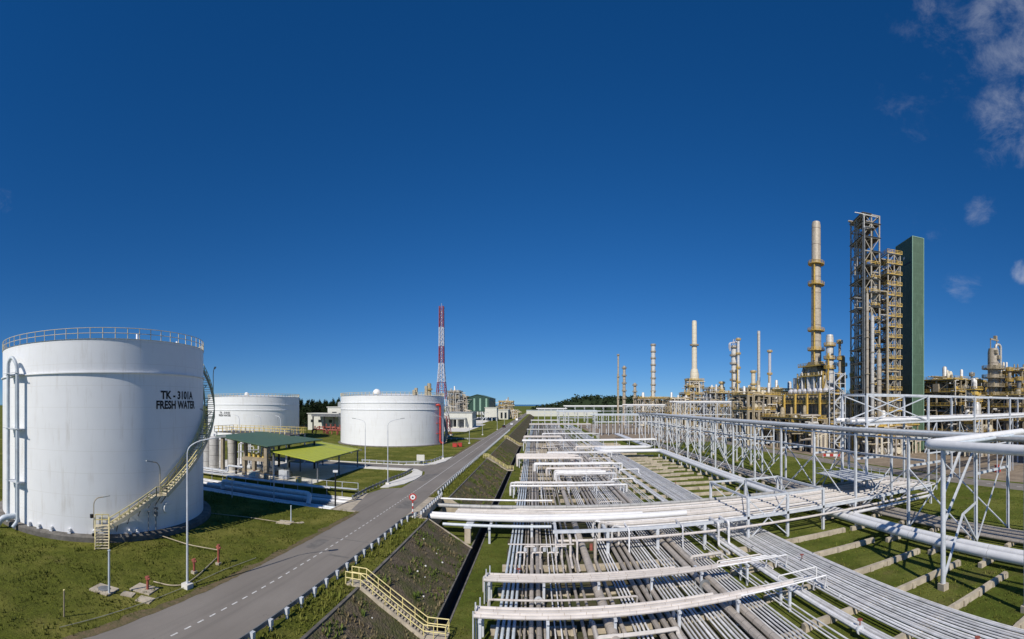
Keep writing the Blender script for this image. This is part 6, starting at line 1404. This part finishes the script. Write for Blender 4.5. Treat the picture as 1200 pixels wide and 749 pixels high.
# far low units that fill the skyline
def far_unit(xa, xb, top, d, label, seed, m='tan_steel', nx=4, lv=3, name='process_unit', pipes=22, drums=4, base=LOW, rl='plant_yellow'):
    p, q = PD(xa, d), PD(xb, d); w_ = math.hypot(q[0] - p[0], q[1] - p[1]); cx_, cy_ = (p[0] + q[0]) / 2, (p[1] + q[1]) / 2; zt = ZD(top, d)
    unit(name, label, 'process unit', cx_ - w_ * .42, cx_ + w_ * .42, cy_ - 7, cy_ + 7, base, [base + (zt - base) * (i + 1) / lv for i in range(lv)], nx, 2, m, seed, .7, rl, 'grate', pipes, drums, True, label, .8, None, .22)
far_unit(830, 872, 461, 290, 'dark brown far unit behind the fat pale column', 61, 'steel_dark', 5)
far_unit(868, 915, 457, 270, 'beige far unit below the thin banded stack', 62, 'beige', 4)
far_unit(742, 785, 467, 360, 'low beige far unit at the foot of the ribbed column', 63, 'beige', 5, 2)
far_unit(780, 806, 468, 340, 'low far unit left of the stepped furnace base', 64, 'tan_steel', 3, 2)
far_unit(826, 846, 456, 330, 'open far frame right of the stepped furnace base', 65, 'steel', 3, 3)
far_unit(1085, 1120, 449, 190, 'yellow far unit just right of the green tower', 66, 'tan_steel', 4, 4)
far_unit(1118, 1150, 458, 200, 'brown far unit behind the slim platform tower', 67, 'tan_steel', 4, 3)
far_unit(1172, 1199, 436, 185, 'tall brown far unit at the right edge', 68, 'tan_steel', 3, 5)
far_unit(526, 541, 460, 360, 'grey brown process unit beyond the radio mast', 71, 'steel_dark', 3, 5, base=0, rl='tan_steel')
far_unit(540, 549, 466, 420, 'pale process unit left of the raised green shed', 72, 'beige', 2, 4, base=0, rl='tan_steel')
far_unit(584, 603, 471, 520, 'brown far unit right of the raised green shed', 73, 'tan_steel', 4, 4, base=0)
far_unit(600, 607, 482, 470, 'small yellow brown far unit near the road end', 74, 'plant_yellow', 2, 3, base=0)
xs_, ys_ = PD(503, 340); stack(xs_, ys_, 0, ZD(451, 340), 3.2, 'short brown stack showing over the roof of the white tank', 'tan_steel', (20, 26), 1.0, False)
building('far_shed', 'long pale shed at the end of the road before the sea', 'building', -20, 90, 690, 720, 9, 'cream', 'blue_pipe', z0=LOW)
building('far_shed', 'long low pale wall building left of the road end', 'building', -130, -35, 640, 660, 6, 'cream', 'grey_roof')
for (x, y, lab) in ((104, 62, 'red fire box on the gravel under the high rack'), (122, 60.5, 'second red box on the gravel near the right edge')):
    t = thing('fire_box', lab, 'fire box', (x, y, LOW)); b = MB(); b.ext(x - .8, x + .8, y - .5, y + .5, LOW + .1, LOW + 1.9); b.build('cabinet', MAT['red'], t); b = MB(); b.ext(x - .95, x + .95, y - .65, y + .65, LOW + 1.9, LOW + 2.02); b.build('roof', MAT['red_dull'], t)
t = thing('barrier', 'red and white striped road barrier beside the plant road', 'barrier', (94, 121, LOW)); 
for i in range(5):
    b = MB(); b.bar((92 + i * .9, 124 - i * .9, LOW + .9), (92.88 + i * .9, 123.12 - i * .9, LOW + .9), .1, .9); b.build('stripe', MAT['red' if i % 2 == 0 else 'sign_white'], t)
b = MB(); [b.ext(x - .1, x + .1, y - .1, y + .1, LOW, LOW + 1.3) for x, y in ((92.1, 123.9), (96.4, 119.6))]; b.build('leg', MAT['steel'], t)

# yellow ladders and posts up the furnace flank, and more vessels along the skyline
t = thing('ladder_row', 'row of tall yellow caged ladders up the shaded flank of the furnace', 'ladder', (105, 155, LOW))
for y in (143, 152, 161, 170):
    b = MB(); b.ext(104.3, 105.1, y - .4, y + .4, LOW, 19.5); b.build('caged_ladder', MAT['plant_yellow'], t)
far_col(846, 447, 4.5, 325, 'stubby beige column between the stepped furnace base and the fat pale column', 'furnace_pale', 3, 1.0, False, .9, 'plant_yellow')
far_col(837, 455, 3.0, 335, 'thin short column in the open far frame', 'silver', 2, 1.0, False, .7, 'tan_steel')
far_col(1098, 446, 4.0, 185, 'short silver vessel just right of the green tower', 'silver', 2, 1.0, False, .5, 'plant_yellow')
far_col(1139, 436, 2.2, 170, 'thin silver column left of the ringed vessel', 'silver', 2, 1.0, False, .7, 'tan_steel')
far_col(1148, 444, 3.6, 178, 'short tan column beside the ringed vessel', 'tan_steel', 2, 1.0, False, .7, 'plant_yellow')
far_col(1183, 430, 4.5, 176, 'yellow topped column right of the ringed vessel', 'stack', 3, 1.0, False, .8, 'plant_yellow')
far_col(1194, 441, 5.5, 172, 'dark fat column at the right edge', 'steel_dark', 2, 1.0, False, .8, 'plant_yellow')
far_col(984, 398, 3.2, 182, 'thin beige column beside the steel tower', 'stack', 4, 1.0, False, .7, 'plant_yellow')
far_col(1000, 418, 4.0, 176, 'tan vessel at the foot of the tallest steel tower', 'tan_steel', 3, 1.0, False, .8, 'plant_yellow')

far_unit(1003, 1050, 452, 200, 'brown far unit between the furnace and the green tower', 81, 'steel_dark', 4, 4)
far_unit(1083, 1140, 455, 225, 'long brown far unit right of the green tower', 82, 'tan_steel', 6, 4, pipes=30, drums=6)
far_unit(1140, 1200, 450, 215, 'long brown far unit behind the ringed vessel', 83, 'tan_steel', 6, 4, pipes=30, drums=6)
far_unit(905, 960, 459, 240, 'brown far unit behind the furnace', 84, 'tan_steel', 5, 3)

# ------------------------------------------------------------------ every far-apart piece of a part becomes a part of its own
import numpy as np
def comps(n, pairs):
    p = list(range(n))
    def f(i):
        while p[i] != i: p[i] = p[p[i]]; i = p[i]
        return i
    for a, b_ in pairs:
        a, b_ = f(a), f(b_)
        if a != b_: p[max(a, b_)] = min(a, b_)
    roots = {}; return [roots.setdefault(f(i), len(roots)) for i in range(n)], len(roots)
def split_pieces(o):
    me = o.data; nv = len(me.vertices)
    if nv > 40000 or me.users > 1: return
    fs = [tuple(p.vertices) for p in me.polygons]
    isl, k = comps(nv, ((f[0], i) for f in fs for i in f[1:]))
    if k < 2 or k > 800: return
    co = np.empty(nv * 3, dtype=np.float32); me.vertices.foreach_get('co', co); co = co.reshape(nv, 3); ia = np.array(isl)
    lo = np.full((k, 3), np.inf); hi = np.full((k, 3), -np.inf); np.minimum.at(lo, ia, co); np.maximum.at(hi, ia, co)
    size = (hi - lo).max(axis=1); gap = np.maximum(0, np.maximum(lo[:, None] - hi[None], lo[None] - hi[:, None]))
    near = np.sqrt((gap ** 2).sum(axis=2)) <= np.maximum(.02, .5 * np.maximum(size[:, None], size[None]))
    a, b_ = np.nonzero(np.triu(near, 1)); pc, n = comps(k, zip(a.tolist(), b_.tolist()))
    if n < 2 or n > 60: return
    sm = [p.use_smooth for p in me.polygons]; mi = [p.material_index for p in me.polygons]; base = o.name.split('.')[0]; meshes = []
    for q in range(n):
        vi = [i for i in range(nv) if pc[isl[i]] == q]; mp = {v: j for j, v in enumerate(vi)}; fi = [j for j, f in enumerate(fs) if f[0] in mp]
        m2 = bpy.data.meshes.new(base); m2.from_pydata([tuple(co[v]) for v in vi], [], [[mp[v] for v in fs[j]] for j in fi])
        for mt in me.materials: m2.materials.append(mt)
        m2.polygons.foreach_set('use_smooth', [sm[j] for j in fi]); m2.polygons.foreach_set('material_index', [mi[j] for j in fi])
        if any(sm): m2.set_sharp_from_angle(angle=R(40))
        m2.update(); meshes.append(m2)
    o.data = meshes[0]
    for m2 in meshes[1:]:
        c = bpy.data.objects.new(base, m2); COL.objects.link(c); c.parent = o.parent; c.location = o.location; c.rotation_euler = o.rotation_euler; c.scale = o.scale
    bpy.data.meshes.remove(me)
for o in [x for x in sc.objects if x.type == 'MESH' and x.parent is not None]: split_pieces(o)
